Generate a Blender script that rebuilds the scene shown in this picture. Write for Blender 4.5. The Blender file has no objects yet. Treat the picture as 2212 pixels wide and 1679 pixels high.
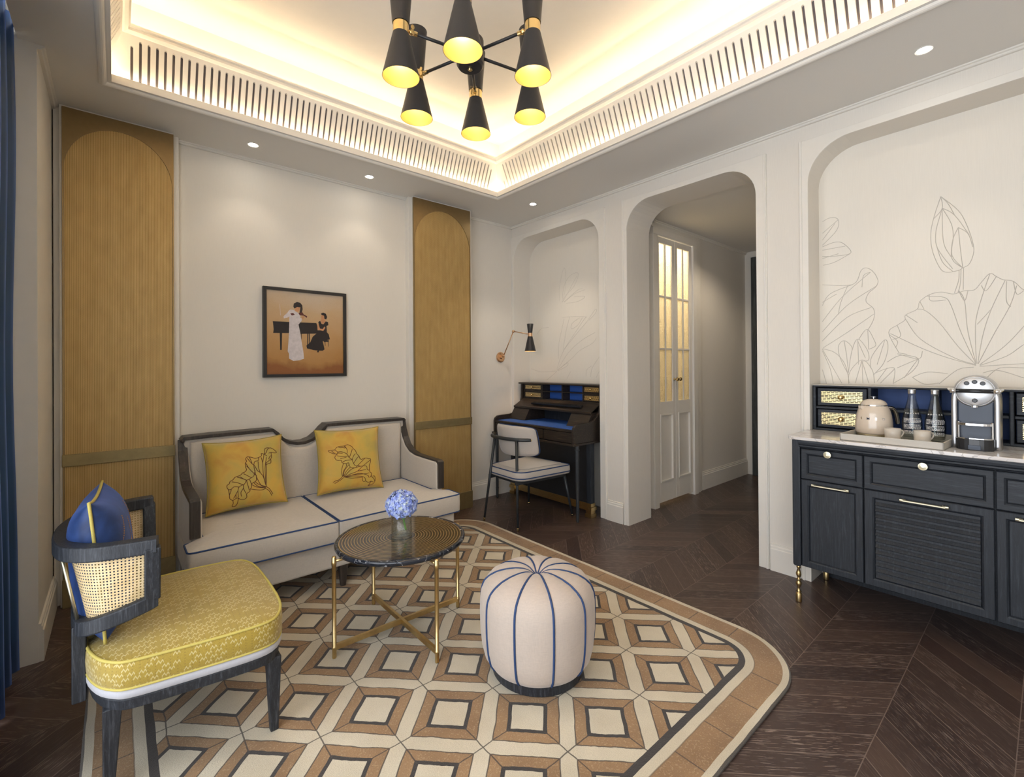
import bpy, bmesh, math, random
from mathutils import Vector, Matrix
pi = math.pi
SC = bpy.context.scene
COL = SC.collection
rnd = random.Random(7)

# ------------------------------------------------------------------ nodes
class V:
    def __init__(s, nt, sock): s.nt, s.s = nt, sock
    def op(s, o, b=None, c=None):
        n = s.nt.nodes.new('ShaderNodeMath'); n.operation = o
        for i, x in enumerate((s, b, c)):
            if x is None: continue
            if isinstance(x, V): s.nt.links.new(x.s, n.inputs[i])
            else: n.inputs[i].default_value = x
        return V(s.nt, n.outputs[0])
    def __add__(s, o): return s.op('ADD', o)
    def __radd__(s, o): return s.op('ADD', o)
    def __sub__(s, o): return s.op('SUBTRACT', o)
    def __rsub__(s, o): return (s * -1) + o
    def __mul__(s, o): return s.op('MULTIPLY', o)
    __rmul__ = __mul__
    def __truediv__(s, o): return s.op('DIVIDE', o)
    def abs(s): return s.op('ABSOLUTE')
    def floor(s): return s.op('FLOOR')
    def frac(s): return s.op('FRACT')
    def mod(s, o): return s.op('FLOORED_MODULO', o)
    def lt(s, o): return s.op('LESS_THAN', o)
    def gt(s, o): return s.op('GREATER_THAN', o)
    def min(s, o): return s.op('MINIMUM', o)
    def max(s, o): return s.op('MAXIMUM', o)
    def sin(s): return s.op('SINE')
    def sqrt(s): return s.op('SQRT')

class MatB:
    def __init__(s, name, color=(.8, .8, .8), rough=.5, metal=0, **kw):
        s.m = bpy.data.materials.new(name); s.m.use_nodes = True
        s.nt = s.m.node_tree; s.b = s.nt.nodes['Principled BSDF']
        s.out = s.nt.nodes['Material Output']
        s.b.inputs['Base Color'].default_value = (*color, 1)
        s.b.inputs['Roughness'].default_value = rough
        s.b.inputs['Metallic'].default_value = metal
        for k, v in kw.items(): s.b.inputs[k.replace('_', ' ')].default_value = v
        s._xyz = {}
    def coord(s, kind='Object'):
        n = s.nt.nodes.new('ShaderNodeTexCoord'); return n.outputs[kind]
    def xyz(s, kind='Object'):
        if kind not in s._xyz:
            n = s.nt.nodes.new('ShaderNodeSeparateXYZ'); s.nt.links.new(s.coord(kind), n.inputs[0])
            s._xyz[kind] = [V(s.nt, n.outputs[i]) for i in range(3)]
        return s._xyz[kind]
    def vec(s, x, y, z):
        n = s.nt.nodes.new('ShaderNodeCombineXYZ')
        for i, a in enumerate((x, y, z)):
            if isinstance(a, V): s.nt.links.new(a.s, n.inputs[i])
            else: n.inputs[i].default_value = a
        return n.outputs[0]
    def noise(s, scale=5, stretch=(1, 1, 1), detail=3, kind='Object', vec=None, rough=.5, dist=0):
        mp = s.nt.nodes.new('ShaderNodeMapping'); mp.inputs['Scale'].default_value = stretch
        s.nt.links.new(vec if vec is not None else s.coord(kind), mp.inputs[0])
        n = s.nt.nodes.new('ShaderNodeTexNoise'); n.inputs['Scale'].default_value = scale
        n.inputs['Detail'].default_value = detail; n.inputs['Roughness'].default_value = rough
        n.inputs['Distortion'].default_value = dist
        s.nt.links.new(mp.outputs[0], n.inputs[0])
        return V(s.nt, n.outputs[0])
    def white(s, vec):
        n = s.nt.nodes.new('ShaderNodeTexWhiteNoise'); n.noise_dimensions = '3D'
        s.nt.links.new(vec, n.inputs[0]); return V(s.nt, n.outputs[0])
    def ramp(s, v, stops):
        n = s.nt.nodes.new('ShaderNodeValToRGB'); s.nt.links.new(v.s, n.inputs[0])
        el = n.color_ramp.elements
        while len(el) < len(stops): el.new(.5)
        for e, (p, c) in zip(el, stops): e.position = p; e.color = (*c, 1)
        return n.outputs[0]
    def mix(s, fac, a, b, mode='MIX'):
        n = s.nt.nodes.new('ShaderNodeMix'); n.data_type = 'RGBA'; n.blend_type = mode
        f = n.inputs[0]
        if isinstance(fac, V): s.nt.links.new(fac.s, f)
        else: f.default_value = fac
        for i, c in ((6, a), (7, b)):
            if isinstance(c, tuple): n.inputs[i].default_value = (*c, 1)
            else: s.nt.links.new(c, n.inputs[i])
        return n.outputs[2]
    def color(s, c): s.nt.links.new(c, s.b.inputs['Base Color'])
    def roughness(s, v): s.nt.links.new(v.s, s.b.inputs['Roughness'])
    def bump(s, v, strength=.3, dist=.002):
        n = s.nt.nodes.new('ShaderNodeBump'); n.inputs['Strength'].default_value = strength
        n.inputs['Distance'].default_value = dist
        s.nt.links.new(v.s, n.inputs['Height']); s.nt.links.new(n.outputs[0], s.b.inputs['Normal'])
    def cut(s, hole):      # hole: V, 1 = open
        t = s.nt.nodes.new('ShaderNodeBsdfTransparent'); m = s.nt.nodes.new('ShaderNodeMixShader')
        s.nt.links.new(hole.s, m.inputs[0]); s.nt.links.new(s.b.outputs[0], m.inputs[1])
        s.nt.links.new(t.outputs[0], m.inputs[2]); s.nt.links.new(m.outputs[0], s.out.inputs[0])

M = {}
def simple(key, color, rough=.5, metal=0, var=.08, scale=30, stretch=(1, 1, 1), bump=0, bd=.001, **kw):
    b = MatB(key, color, rough, metal, **kw)
    n = b.noise(scale, stretch)
    hi = tuple(min(1, c * (1 + var)) for c in color); lo = tuple(c * (1 - var) for c in color)
    b.color(b.ramp(n, [(.25, lo), (.75, hi)]))
    if bump: b.bump(n, bump, bd)
    M[key] = b.m; return b

def fabric(key, color, scale=900, var=.10, rough=.9, bump=.25, sheen=.3):
    b = MatB(key, color, rough); b.b.inputs['Sheen Weight'].default_value = sheen
    x, y, z = b.xyz()
    n1 = b.noise(scale * .35, (1, 1, .15)); n2 = b.noise(scale * .35, (.15, .15, 1)); n3 = b.noise(6, (1, 1, 1), 2)
    n = n1 * .5 + n2 * .5
    hi = tuple(min(1, c * (1 + var)) for c in color); lo = tuple(c * (1 - var) for c in color)
    c = b.ramp(n, [(.3, lo), (.7, hi)])
    c = b.mix(.25, c, b.ramp(n3, [(.3, lo), (.7, hi)]))
    b.color(c); b.bump(n, bump, .001); M[key] = b.m; return b

def wood(key, color, grain=.35, rough=.55, axis='z', scale=60, light=None, bump=.35, spec=.4):
    b = MatB(key, color, rough); b.b.inputs['Specular IOR Level'].default_value = spec
    st = {'x': (.06, 1, 1), 'y': (1, .06, 1), 'z': (1, 1, .06)}[axis]
    n = b.noise(scale, st, 5, dist=.6); n2 = b.noise(scale * 5, st, 2)
    light = light or tuple(min(1, c * (1 + grain * 3)) for c in color)
    lo = tuple(c * (1 - grain) for c in color)
    c = b.ramp(n, [(.35, lo), (.55, color), (.72, light)])
    c = b.mix(n2.gt(.62) * .45, c, light)
    b.color(c); b.bump(n * .6 + n2 * .5, bump, .0015); M[key] = b.m; return b

simple('wall_paper', (.74, .70, .635), .8, var=.03, scale=500, stretch=(1, 1, .03), bump=.12)
simple('wall_panel', (.79, .745, .665), .75, var=.02, scale=500, stretch=(1, 1, .03), bump=.10)
simple('trim_white', (.77, .735, .67), .5, var=.015, scale=20)
simple('ceiling_white', (.74, .715, .67), .85, var=.015, scale=300)
simple('cove_white', (.80, .765, .70), .55, var=.01, scale=20)
simple('cove_ceiling', (.83, .79, .72), .9, var=.01, scale=20)
simple('slot_shade', (.13, .115, .12), .9, var=.1)  # shade inside the frieze slots, put into the colour
simple('engrave', (.56, .52, .46), .7, var=.05)
simple('brass', (.62, .46, .22), .32, 1.0, var=.08, scale=80)
simple('brass_bright', (.80, .60, .28), .25, 1.0, var=.05, scale=80)
simple('brass_pale', (.72, .66, .48), .35, 1.0, var=.05, scale=80)
simple('brass_satin', (.50, .37, .18), .5, .85, var=.06, scale=40)
simple('brass_spandrel', (.30, .21, .10), .35, .8, var=.05, scale=40)
simple('brass_copper', (.66, .42, .25), .3, 1.0, var=.05, scale=80)
simple('brass_dull', (.33, .26, .13), .5, .8, var=.08, scale=40)
simple('black_metal', (.018, .018, .02), .45, 0, var=.1)
simple('chair_metal', (.035, .04, .046), .4, .2, var=.1)
simple('gold_inside', (.66, .48, .15), .5, .3, var=.05)
simple('chrome', (.85, .85, .86), .08, 1.0, var=.01)
simple('silver', (.50, .50, .51), .32, .9, var=.02)
simple('silver_light', (.62, .63, .64), .35, .6, var=.02)
simple('navy_plastic', (.035, .048, .075), .35, 0, var=.05)
simple('black_gloss', (.02, .02, .022), .2, 0, var=.05)
simple('cream_enamel', (.66, .56, .45), .12, 0, var=.01, Coat_Weight=.5)
simple('porcelain', (.72, .66, .57), .2, 0, var=.02)
simple('porcelain_band', (.60, .54, .46), .3, 0, var=.08, scale=600)
simple('tray_leather', (.50, .465, .405), .5, 0, var=.03, scale=200, bump=.1)
simple('navy_piping', (.018, .05, .145), .7, 0, var=.1, scale=400)
simple('yellow_piping', (.50, .41, .10), .75, 0, var=.12, scale=500)
simple('olive_piping', (.36, .27, .05), .8, 0, var=.1, scale=500)
simple('embroidery', (.12, .035, .012), .7, 0, var=.1)
simple('blue_leather', (.035, .12, .46), .5, 0, var=.08, scale=150, bump=.1)
simple('blue_lining', (.03, .07, .22), .6, 0, var=.08)
simple('grey_serge', (.10, .09, .08), .95, 0, var=.2, scale=800, bump=.4)
simple('stem_green', (.16, .36, .05), .5, 0, var=.2)
simple('leaf_green', (.10, .22, .04), .5, 0, var=.2)
simple('white_trim_line', (.84, .82, .77), .5, var=.01)
simple('thread_orange', (.62, .28, .06), .7)
simple('printed_ink', (.80, .80, .78), .6)
fabric('linen', (.52, .475, .415), 1200, .10)
fabric('pouf_fabric', (.48, .405, .345), 900, .10)
fabric('chair_fabric', (.48, .44, .40), 900, .06)
fabric('chair_fabric_light', (.56, .52, .47), 900, .04)
fabric('seat_welt', (.42, .42, .45), 900, .06)
wood('dark_oak', (.018, .022, .029), .25, .5, 'z', light=(.036, .042, .052), scale=150)
wood('dark_oak_y', (.018, .022, .029), .25, .5, 'y', light=(.040, .046, .056), scale=150)
wood('chair_oak', (.020, .023, .029), .3, .5, 'z', light=(.060, .064, .075), scale=170, bump=.5)
wood('desk_oak', (.026, .019, .015), .3, .42, 'y', light=(.060, .042, .028), scale=110)
wood('sofa_oak', (.045, .036, .03), .25, .4, 'z')
wood('hall_oak', (.055, .060, .058), .3, .5, 'z')

# gold seat fabric with pale broken zigzag dashes
b = MatB('mustard_jacquard', (.50, .36, .05), .65); b.b.inputs['Sheen Weight'].default_value = .3
x, y, z = b.xyz('UV')
r = (y * 78).floor(); par = r.mod(2.0)
u = x * 40 + par * .5; cu = u.floor(); fu = u.frac(); fv = (y * 78).frac()
w = b.white(b.vec(cu, r, 3.0))
zz = (fv - (.2 + .6 * (((fu * 3).frac() * 2 - 1).abs()))).abs().lt(.19)
fade = b.noise(2.2, (1, 1, 1), 2, 'UV')
on = zz * (fu.gt(.12)) * (fu.lt(.80)) * (w.gt(.30))
n = b.noise(700)
base = b.ramp(n, [(.3, (.28, .19, .014)), (.7, (.40, .28, .03))])
seam = ((x * 60).frac().lt(.18)) * ((y * 124).frac().lt(.4))
base = b.mix(seam * .55, base, (.20, .13, .015))
b.color(b.mix(on * .55, base, (.66, .58, .30)))
b.bump(n + on * .6, .5, .0015); M['mustard_jacquard'] = b.m

# yellow mottled pillow
b = MatB('yellow_velvet', (.6, .45, .1), .6); b.b.inputs['Sheen Weight'].default_value = .4
n = b.noise(7, (1, 1, 1), 3, dist=.4); f = b.noise(1500)
c = b.ramp(n, [(.28, (.52, .26, .03)), (.45, (.58, .36, .05)), (.58, (.48, .35, .06)), (.75, (.36, .30, .08))])
b.color(b.mix(f.gt(.6) * .15, c, (.75, .55, .15))); b.bump(f, .15, .001); M['yellow_velvet'] = b.m

b = MatB('navy_velvet', (.012, .035, .13), .55); b.b.inputs['Sheen Weight'].default_value = .35
b.b.inputs['Sheen Tint'].default_value = (.2, .35, 1, 1)
n = b.noise(14, (1, 1, 1), 3, dist=1.0)
b.color(b.ramp(n, [(.3, (.006, .02, .075)), (.7, (.02, .055, .19))])); M['navy_velvet'] = b.m

b = MatB('curtain_velvet', (.01, .05, .12), .5); b.b.inputs['Sheen Weight'].default_value = .8
b.b.inputs['Sheen Tint'].default_value = (.25, .4, 1, 1)
n = b.noise(12, (1, 1, .2), 3)
b.color(b.ramp(n, [(.3, (.006, .035, .08)), (.7, (.015, .06, .16))])); M['curtain_velvet'] = b.m

# woven gold mesh panel (x across, z up)
b = MatB('gold_weave', (.5, .35, .14), .45, .35)
x, y, z = b.xyz()
cu = (x * 152).frac(); cv = (z * 210 + (x * 152).floor() * .5).frac()
hole = ((cu - .5).abs().lt(.26)) * ((cv - .5).abs().lt(.30))
stripe = (x * 76).frac().lt(.5)
n = b.noise(25, (1, 1, .3), 2)
c = b.mix(stripe * .25, b.ramp(n, [(.3, (.50, .33, .12)), (.7, (.60, .41, .16))]), (.66, .48, .22))
b.color(b.mix(hole * .75, c, (.19, .115, .03))); b.bump((1 - hole), .4, .0015); M['gold_weave'] = b.m

# cane webbing with real see-through holes (UV in metres)
b = MatB('cane', (.66, .50, .27), .5)
x, y, z = b.xyz('UV')
fu = (x * 118).frac(); fv = (y * 118).frac()
hole = ((fu - .5).abs().lt(.22)) * ((fv - .5).abs().lt(.22))
n = b.noise(60)
b.color(b.ramp(n, [(.3, (.60, .45, .23)), (.7, (.74, .58, .34))])); b.bump(fu + fv, .3, .001)
b.cut(hole); M['cane'] = b.m
# brass lattice inlay (basket pattern)
b = MatB('basket_inlay', (.70, .55, .28), .3, .9)
x, y, z = b.xyz()
r = (z * 62.5).floor(); u = y * 52 + r.mod(2.0) * .5
bar = ((z * 125).frac().lt(.5)) + (u.frac().lt(.14))
b.color(b.mix(bar.min(1.0), (.02, .017, .012), (.80, .64, .34))); b.bump(bar.min(1.0), .6, .001); M['basket_inlay'] = b.m

# marbles
b = MatB('grey_marble', (.7, .68, .65), .12)
n = b.noise(3.0, (1.6, .35, 1.6), 6, dist=1.6); n2 = b.noise(9, (1, .4, 1), 5, dist=2)
c = b.ramp(n, [(.30, (.36, .32, .30)), (.42, (.60, .55, .51)), (.55, (.74, .71, .68)), (.75, (.80, .78, .76))])
v = (n2 - .5).abs().lt(.012)
b.color(b.mix(v * .5, c, (.25, .21, .19))); M['grey_marble'] = b.m
b = MatB('black_marble', (.01, .011, .014), .08)
n = b.noise(7, (1, 1, 1), 5, dist=2.5); v = (n - .5).abs().lt(.006)
b.color(b.mix(v * .6, b.ramp(n, [(.3, (.006, .008, .014)), (.7, (.02, .024, .034))]), (.5, .5, .52))); M['black_marble'] = b.m
b = MatB('ringed_top', (.02, .018, .015), .10); b.b.inputs['Coat Weight'].default_value = .3
b.b.inputs['Coat Roughness'].default_value = .03
x, y, z = b.xyz(); rr = (x * x + y * y).sqrt()
ring = ((rr / .0125).frac().lt(.26)) * rr.gt(.058)
b.color(b.mix(ring, (.022, .017, .013), (.62, .46, .24)))
n = V(b.nt, b.nt.nodes.new('ShaderNodeMath').outputs[0]); 
b.nt.links.new((ring * .9).s, b.b.inputs['Metallic']); b.roughness(ring * .2 + .1); M['ringed_top'] = b.m

# rug: diamonds in a rounded border (object origin = world origin)
RX0, RX1, RY0, RY1, RR = -.085, 2.15, .64, 3.06, .30
b = MatB('rug_pile', (.5, .4, .3), 1.0); b.b.inputs['Sheen Weight'].default_value = .25
x, y, z = b.xyz()
wob = b.noise(9, (1, 1, 1), 2); wob2 = b.noise(45, (1, 1, 1), 2)
x1 = x + (wob - .5) * .012 + (wob2 - .5) * .004; y1 = y + (b.noise(8, (1, 1.3, 1), 2) - .5) * .012 + (wob2 - .5) * .004
P_ = .2630
p = (x1 + y1) * .70711 - 1.698; q = (x1 - y1) * .70711 - .316
a_ = ((p / P_).frac() - .5).abs(); b_ = ((q / P_).frac() - .5).abs()
mm = a_.max(b_); dd = (a_ - b_).abs()
cream = (.62, .545, .40); tan = (.36, .215, .10); dark = (.035, .027, .022)
fz = b.noise(420, (1, 1, 1), 2); sp = b.noise(160, (1, 1, 1), 3); big = b.noise(5, (1, 1, 1), 3)
c_tan = b.mix((sp.gt(.60)) * .35, b.ramp(big, [(.3, (.25, .14, .058)), (.7, (.36, .215, .098))]), (.52, .38, .22))
c_cream = b.ramp(big, [(.3, (.56, .49, .36)), (.7, (.67, .60, .46))])
f_ = b.mix(mm.gt(.255), dark, c_tan)
f_ = b.mix(mm.lt(.205), f_, c_cream)
f_ = b.mix(mm.gt(.400), f_, c_cream)
line = (mm - .400).abs().lt(.008) + dd.lt(.011) * mm.gt(.23)
f_ = b.mix(line.min(1.0) * .85, f_, (.05, .035, .025))
# distance from the rounded edge
cx, cy = (RX0 + RX1) / 2, (RY0 + RY1) / 2; hx, hy = (RX1 - RX0) / 2 - RR, (RY1 - RY0) / 2 - RR
qx = ((x - cx).abs() - hx); qy = ((y - cy).abs() - hy)
qx0 = qx.max(0.0); qy0 = qy.max(0.0)
sd = RR - ((qx0 * qx0 + qy0 * qy0).sqrt() + (qx.max(qy)).min(0.0)) + (wob - .5) * .006
c = b.mix(sd.gt(.180), dark, f_)
c = b.mix(sd.gt(.156), c_cream, c)
onx = qx.gt(qy)
along = y * onx + x * (1 - onx)
seg = (((along - .93) / .185).frac() - .5).abs().gt(.488)
bt = b.mix(seg * .8, c_tan, (.07, .045, .03))
c = b.mix(sd.gt(.124), bt, c)
c = b.mix(((sd - .124).abs()).lt(.002) * .6, c, (.12, .08, .05))
c = b.mix(sd.gt(.028), c_cream, c)
c = b.mix(sd.gt(.006), (.09, .075, .06), c)
b.color(b.mix(.30, c, b.ramp(fz, [(.3, (.2, .2, .2)), (.7, (1, 1, 1))]), 'MULTIPLY'))
b.bump(fz * .6 + sp * .4 - line.min(1.0) * 1.2, .7, .003); M['rug_pile'] = b.m

# chevron floor
b = MatB('chevron_oak', (.04, .025, .02), .3); b.b.inputs['Specular IOR Level'].default_value = .45
x, y, z = b.xyz()
w = (y - .987) / .302; tri = .302 * (1 - (w.mod(2.0) - 1).abs())
s_ = (x + tri) / .124; k = w.floor(); pid = s_.floor()
rn = b.white(b.vec(pid, k, 1.0)); rn2 = b.white(b.vec(pid, k, 9.0))
par = k.mod(2.0)       # 0: planks along x - y, 1: along x + y
al = (x - y) * (1 - par) + (x + y) * par; ac = (x + y) * (1 - par) + (x - y) * par
gv = b.vec(al * .10 + rn * 40, ac + rn2 * 17, k)
g1 = b.noise(38, (1, 1, 1), 4, vec=gv, dist=1.5); g2 = b.noise(260, (.45, 1, 1), 2, vec=gv)
base = b.ramp(rn, [(0, (.050, .032, .028)), (.5, (.072, .046, .038)), (1, (.098, .062, .048))])
base = b.mix((g1 - .3).max(0.0).min(1.0) * .6, base, (.030, .020, .017))
fleck = (g2.gt(.60)) * (g1.gt(.44)) * (rn2 * .9 + .1)
base = b.mix(fleck * .8, base, (.30, .23, .19))
gap = ((s_.frac() - .5).abs().gt(.482)).max((w.frac() - .5).abs().gt(.4955))
b.color(b.mix(gap * .8, base, (.20, .15, .125)))
b.roughness(g1 * .15 + .27); b.bump(g1 * .5 - gap - fleck * .5, .12, .001); M['chevron_oak'] = b.m

# art print ground: pale above, orange-brown below
b = MatB('print_ground', (.6, .45, .3), .7)
x, y, z = b.xyz('UV'); n = b.noise(5, (1, 1, 1), 4, 'UV'); n2 = b.noise(300, (1, .1, 1))
v = y + (n - .5) * .25 - ((x - .55).abs()) * .18
b.color(b.mix(n2.gt(.6) * .12, b.ramp(v, [(.02, (.26, .10, .03)), (.12, (.42, .22, .07)), (.40, (.50, .30, .13)), (.72, (.54, .38, .22)), (.95, (.58, .47, .35))]), (.35, .2, .08)))
M['print_ground'] = b.m
simple('print_white', (.62, .57, .58), .7, var=.12, scale=60)
simple('print_black', (.018, .012, .012), .6)
simple('print_skin', (.55, .27, .13), .7)
simple('print_wine', (.10, .02, .015), .6)
simple('frame_black', (.022, .020, .019), .4)

# glass
def glass(key, tint=(1, 1, 1), ior=1.45, rough=0.0):
    b = MatB(key, tint, rough); b.b.inputs['Transmission Weight'].default_value = 1; b.b.inputs['IOR'].default_value = ior
    n = b.noise(3); b.color(b.ramp(n, [(.0, tint), (1, tint)])); M[key] = b.m; return b
def thin(key, tint, f, ior=1.45):
    b = MatB(key, tint, 0); t = b.nt.nodes.new('ShaderNodeBsdfTransparent'); g = b.nt.nodes.new('ShaderNodeBsdfGlossy'); g.inputs['Roughness'].default_value = .02
    n = b.noise(4); b.nt.links.new(b.ramp(n, [(0, tint), (1, tint)]), t.inputs[0])
    lw = b.nt.nodes.new('ShaderNodeLayerWeight'); lw.inputs[0].default_value = .5
    k_ = V(b.nt, lw.outputs[1]).op('POWER', 3.5) * (.75 * f) + .045; m_ = b.nt.nodes.new('ShaderNodeMixShader'); b.nt.links.new(k_.s, m_.inputs[0])
    b.nt.links.new(t.outputs[0], m_.inputs[1]); b.nt.links.new(g.outputs[0], m_.inputs[2]); b.nt.links.new(m_.outputs[0], b.out.inputs[0]); M[key] = b.m
thin('clear_glass', (.97, .985, .98), 1.0, 1.5); thin('water', (.95, .965, .96), .6, 1.33)
b = MatB('window_glass', (1, 1, 1), 0); t = b.nt.nodes.new('ShaderNodeBsdfTransparent'); g = b.nt.nodes.new('ShaderNodeBsdfGlossy')
g.inputs['Roughness'].default_value = .02; m_ = b.nt.nodes.new('ShaderNodeMixShader'); m_.inputs[0].default_value = .06
b.nt.links.new(t.outputs[0], m_.inputs[1]); b.nt.links.new(g.outputs[0], m_.inputs[2]); b.nt.links.new(m_.outputs[0], b.out.inputs[0]); M['window_glass'] = b.m
b = MatB('rippled_glass', (.95, .85, .60), .25); n = b.noise(110, (1, 1, 1), 2)
t = b.nt.nodes.new('ShaderNodeBsdfTranslucent'); t.inputs[0].default_value = (.95, .88, .70, 1)
g = b.nt.nodes.new('ShaderNodeBsdfGlossy'); g.inputs['Roughness'].default_value = .15
rf = b.nt.nodes.new('ShaderNodeBsdfRefraction'); rf.inputs['Roughness'].default_value = .35; rf.inputs['IOR'].default_value = 1.2
bp = b.nt.nodes.new('ShaderNodeBump'); bp.inputs['Strength'].default_value = 1; bp.inputs['Distance'].default_value = .01
b.nt.links.new(n.s, bp.inputs['Height'])
for s_n in (t, g, rf): b.nt.links.new(bp.outputs[0], s_n.inputs['Normal'])
m1 = b.nt.nodes.new('ShaderNodeMixShader'); m1.inputs[0].default_value = .35
b.nt.links.new(t.outputs[0], m1.inputs[1]); b.nt.links.new(rf.outputs[0], m1.inputs[2])
m2 = b.nt.nodes.new('ShaderNodeMixShader'); m2.inputs[0].default_value = .08
b.nt.links.new(m1.outputs[0], m2.inputs[1]); b.nt.links.new(g.outputs[0], m2.inputs[2]); b.nt.links.new(m2.outputs[0], b.out.inputs[0]); M['rippled_glass'] = b.m

# petals
b = MatB('petal', (.4, .5, .9), .6); b.b.inputs['Subsurface Weight'].default_value = 0
n = b.noise(62, (1, 1, 1), 2)
b.color(b.ramp(n, [(.30, (.16, .22, .60)), (.45, (.28, .36, .74)), (.56, (.40, .48, .74)), (.68, (.60, .68, .66))])); M['petal'] = b.m

def emit(key, col, strength):
    b = MatB(key, col, .5); e = b.nt.nodes.new('ShaderNodeEmission'); e.inputs[0].default_value = (*col, 1); e.inputs[1].default_value = strength
    b.nt.links.new(e.outputs[0], b.out.inputs[0]); M[key] = b.m
emit('led_warm', (1, .77, .49), 17)
emit('led_warm_low', (1, .78, .52), 22)
emit('downlight_glow', (1, .93, .82), 30)
emit('bulb_glow', (1, .78, .40), 3)

# ------------------------------------------------------------------ meshes
def wl(o):
    v = Vector((0, 0, 0))
    while o: v += o.location; o = o.parent
    return v
def obj(name, bm, mats, parent=None, smooth=False, bevel=0, seg=2, subsurf=0):
    if bevel or True: bmesh.ops.recalc_face_normals(bm, faces=bm.faces)
    off = wl(parent) if parent else Vector((0, 0, 0))
    if off.length: bmesh.ops.translate(bm, verts=bm.verts, vec=-off)
    me = bpy.data.meshes.new(name); bm.to_mesh(me); bm.free()
    if smooth:
        for p_ in me.polygons: p_.use_smooth = True
    for m_ in (mats if isinstance(mats, (list, tuple)) else [mats]): me.materials.append(M[m_] if isinstance(m_, str) else m_)
    o = bpy.data.objects.new(name, me); COL.objects.link(o)
    if parent: o.parent = parent
    if bevel:
        md = o.modifiers.new('bevel', 'BEVEL'); md.width = bevel; md.segments = seg; md.limit_method = 'ANGLE'; md.angle_limit = math.radians(40)
        md.harden_normals = False
    if subsurf:
        md = o.modifiers.new('sub', 'SUBSURF'); md.levels = subsurf; md.render_levels = subsurf
    return o
def at_origin(o, loc):     # move a parentless mesh's origin to loc
    o.data.transform(Matrix.Translation(-Vector(loc))); o.location = loc; return o
def tag(o, label, cat, group=None):
    o['label'] = label; o['category'] = cat
    if group: o['group'] = group
    return o
def thing(name, label, cat, loc, group=None):
    o = bpy.data.objects.new(name, None); COL.objects.link(o); o.location = loc; o.empty_display_size = .05
    return tag(o, label, cat, group)
def struct(o): o['kind'] = 'structure'; return o
def copy_tree(o, parent=None):
    c = o.copy(); COL.objects.link(c)
    if parent: c.parent = parent
    for ch in [k for k in bpy.data.objects if k.parent == o]: copy_tree(ch, c)
    return c

def B(): return bmesh.new()
def ring(bm, pts): return [bm.verts.new(p_) for p_ in pts]
def bridge(bm, a, b2, closed=True, mi=0, uv=None):
    n = len(a); fs = []
    for i in range(n if closed else n - 1):
        j = (i + 1) % n
        try:
            f = bm.faces.new((a[i], a[j], b2[j], b2[i])); f.material_index = mi; fs.append(f)
        except ValueError: pass
    return fs
def box(bm, a, c, mi=0, mat=None):
    x0, y0, z0 = a; x1, y1, z1 = c
    vs = [Vector(v) for v in ((x0, y0, z0), (x1, y0, z0), (x1, y1, z0), (x0, y1, z0), (x0, y0, z1), (x1, y0, z1), (x1, y1, z1), (x0, y1, z1))]
    if mat: vs = [mat @ v for v in vs]
    vs = [bm.verts.new(v) for v in vs]
    for f in ((3, 2, 1, 0), (4, 5, 6, 7), (0, 1, 5, 4), (1, 2, 6, 5), (2, 3, 7, 6), (3, 0, 4, 7)):
        bm.faces.new([vs[i] for i in f]).material_index = mi
    return bm
def prism(bm, poly, axis, a, c, mi=0):    # poly in the two other axes (x,y)/(y,z)/(x,z)
    f3 = {'z': lambda u, v, t: (u, v, t), 'x': lambda u, v, t: (t, u, v), 'y': lambda u, v, t: (u, t, v)}[axis]
    A = ring(bm, [f3(u, v, a) for u, v in poly]); C = ring(bm, [f3(u, v, c) for u, v in poly])
    for r_ in (A, C): bm.faces.new(r_).material_index = mi
    bridge(bm, A, C, mi=mi); return bm
def stack(bm, rings, cap=True, mi=0, capstart=True):
    R = [ring(bm, r_) for r_ in rings]
    for i in range(len(R) - 1): bridge(bm, R[i], R[i + 1], mi=mi)
    if cap:
        if capstart: bm.faces.new(R[0]).material_index = mi
        bm.faces.new(R[-1]).material_index = mi
    return bm
def lathe(bm, prof, c=(0, 0, 0), seg=32, mi=0, cap=True, M4=None):
    rings = []
    for r_, z_ in prof:
        pts = [Vector((c[0] + r_ * math.cos(2 * pi * i / seg), c[1] + r_ * math.sin(2 * pi * i / seg), c[2] + z_)) for i in range(seg)]
        if M4: pts = [M4 @ p_ for p_ in pts]
        rings.append(pts)
    return stack(bm, rings, cap, mi)
def frames(path, closed):
    n = len(path); T = []
    for i in range(n):
        a = path[(i - 1) % n] if closed or i > 0 else path[i]; c = path[(i + 1) % n] if closed or i < n - 1 else path[i]
        T.append((c - a).normalized())
    N = []; up = Vector((0, 0, 1)) if abs(T[0].z) < .9 else Vector((1, 0, 0))
    n0 = (up - T[0] * up.dot(T[0])).normalized()
    for t in T:
        n0 = (n0 - t * n0.dot(t)); 
        if n0.length < 1e-6: n0 = t.orthogonal()
        n0.normalize(); N.append(n0.copy())
    return T, N
def tube(bm, path, r, seg=8, closed=False, mi=0):
    path = [Vector(p_) for p_ in path]; T, N = frames(path, closed); rs = []
    for i, p_ in enumerate(path):
        bn = T[i].cross(N[i]); rr = r[i] if isinstance(r, (list, tuple)) else r
        rs.append(ring(bm, [p_ + (N[i] * math.cos(2 * pi * k_ / seg) + bn * math.sin(2 * pi * k_ / seg)) * rr for k_ in range(seg)]))
    for i in range(len(rs) - 1): bridge(bm, rs[i], rs[i + 1], mi=mi)
    if closed: bridge(bm, rs[-1], rs[0], mi=mi)
    else: bm.faces.new(rs[0]).material_index = mi; bm.faces.new(rs[-1]).material_index = mi
    return bm
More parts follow.
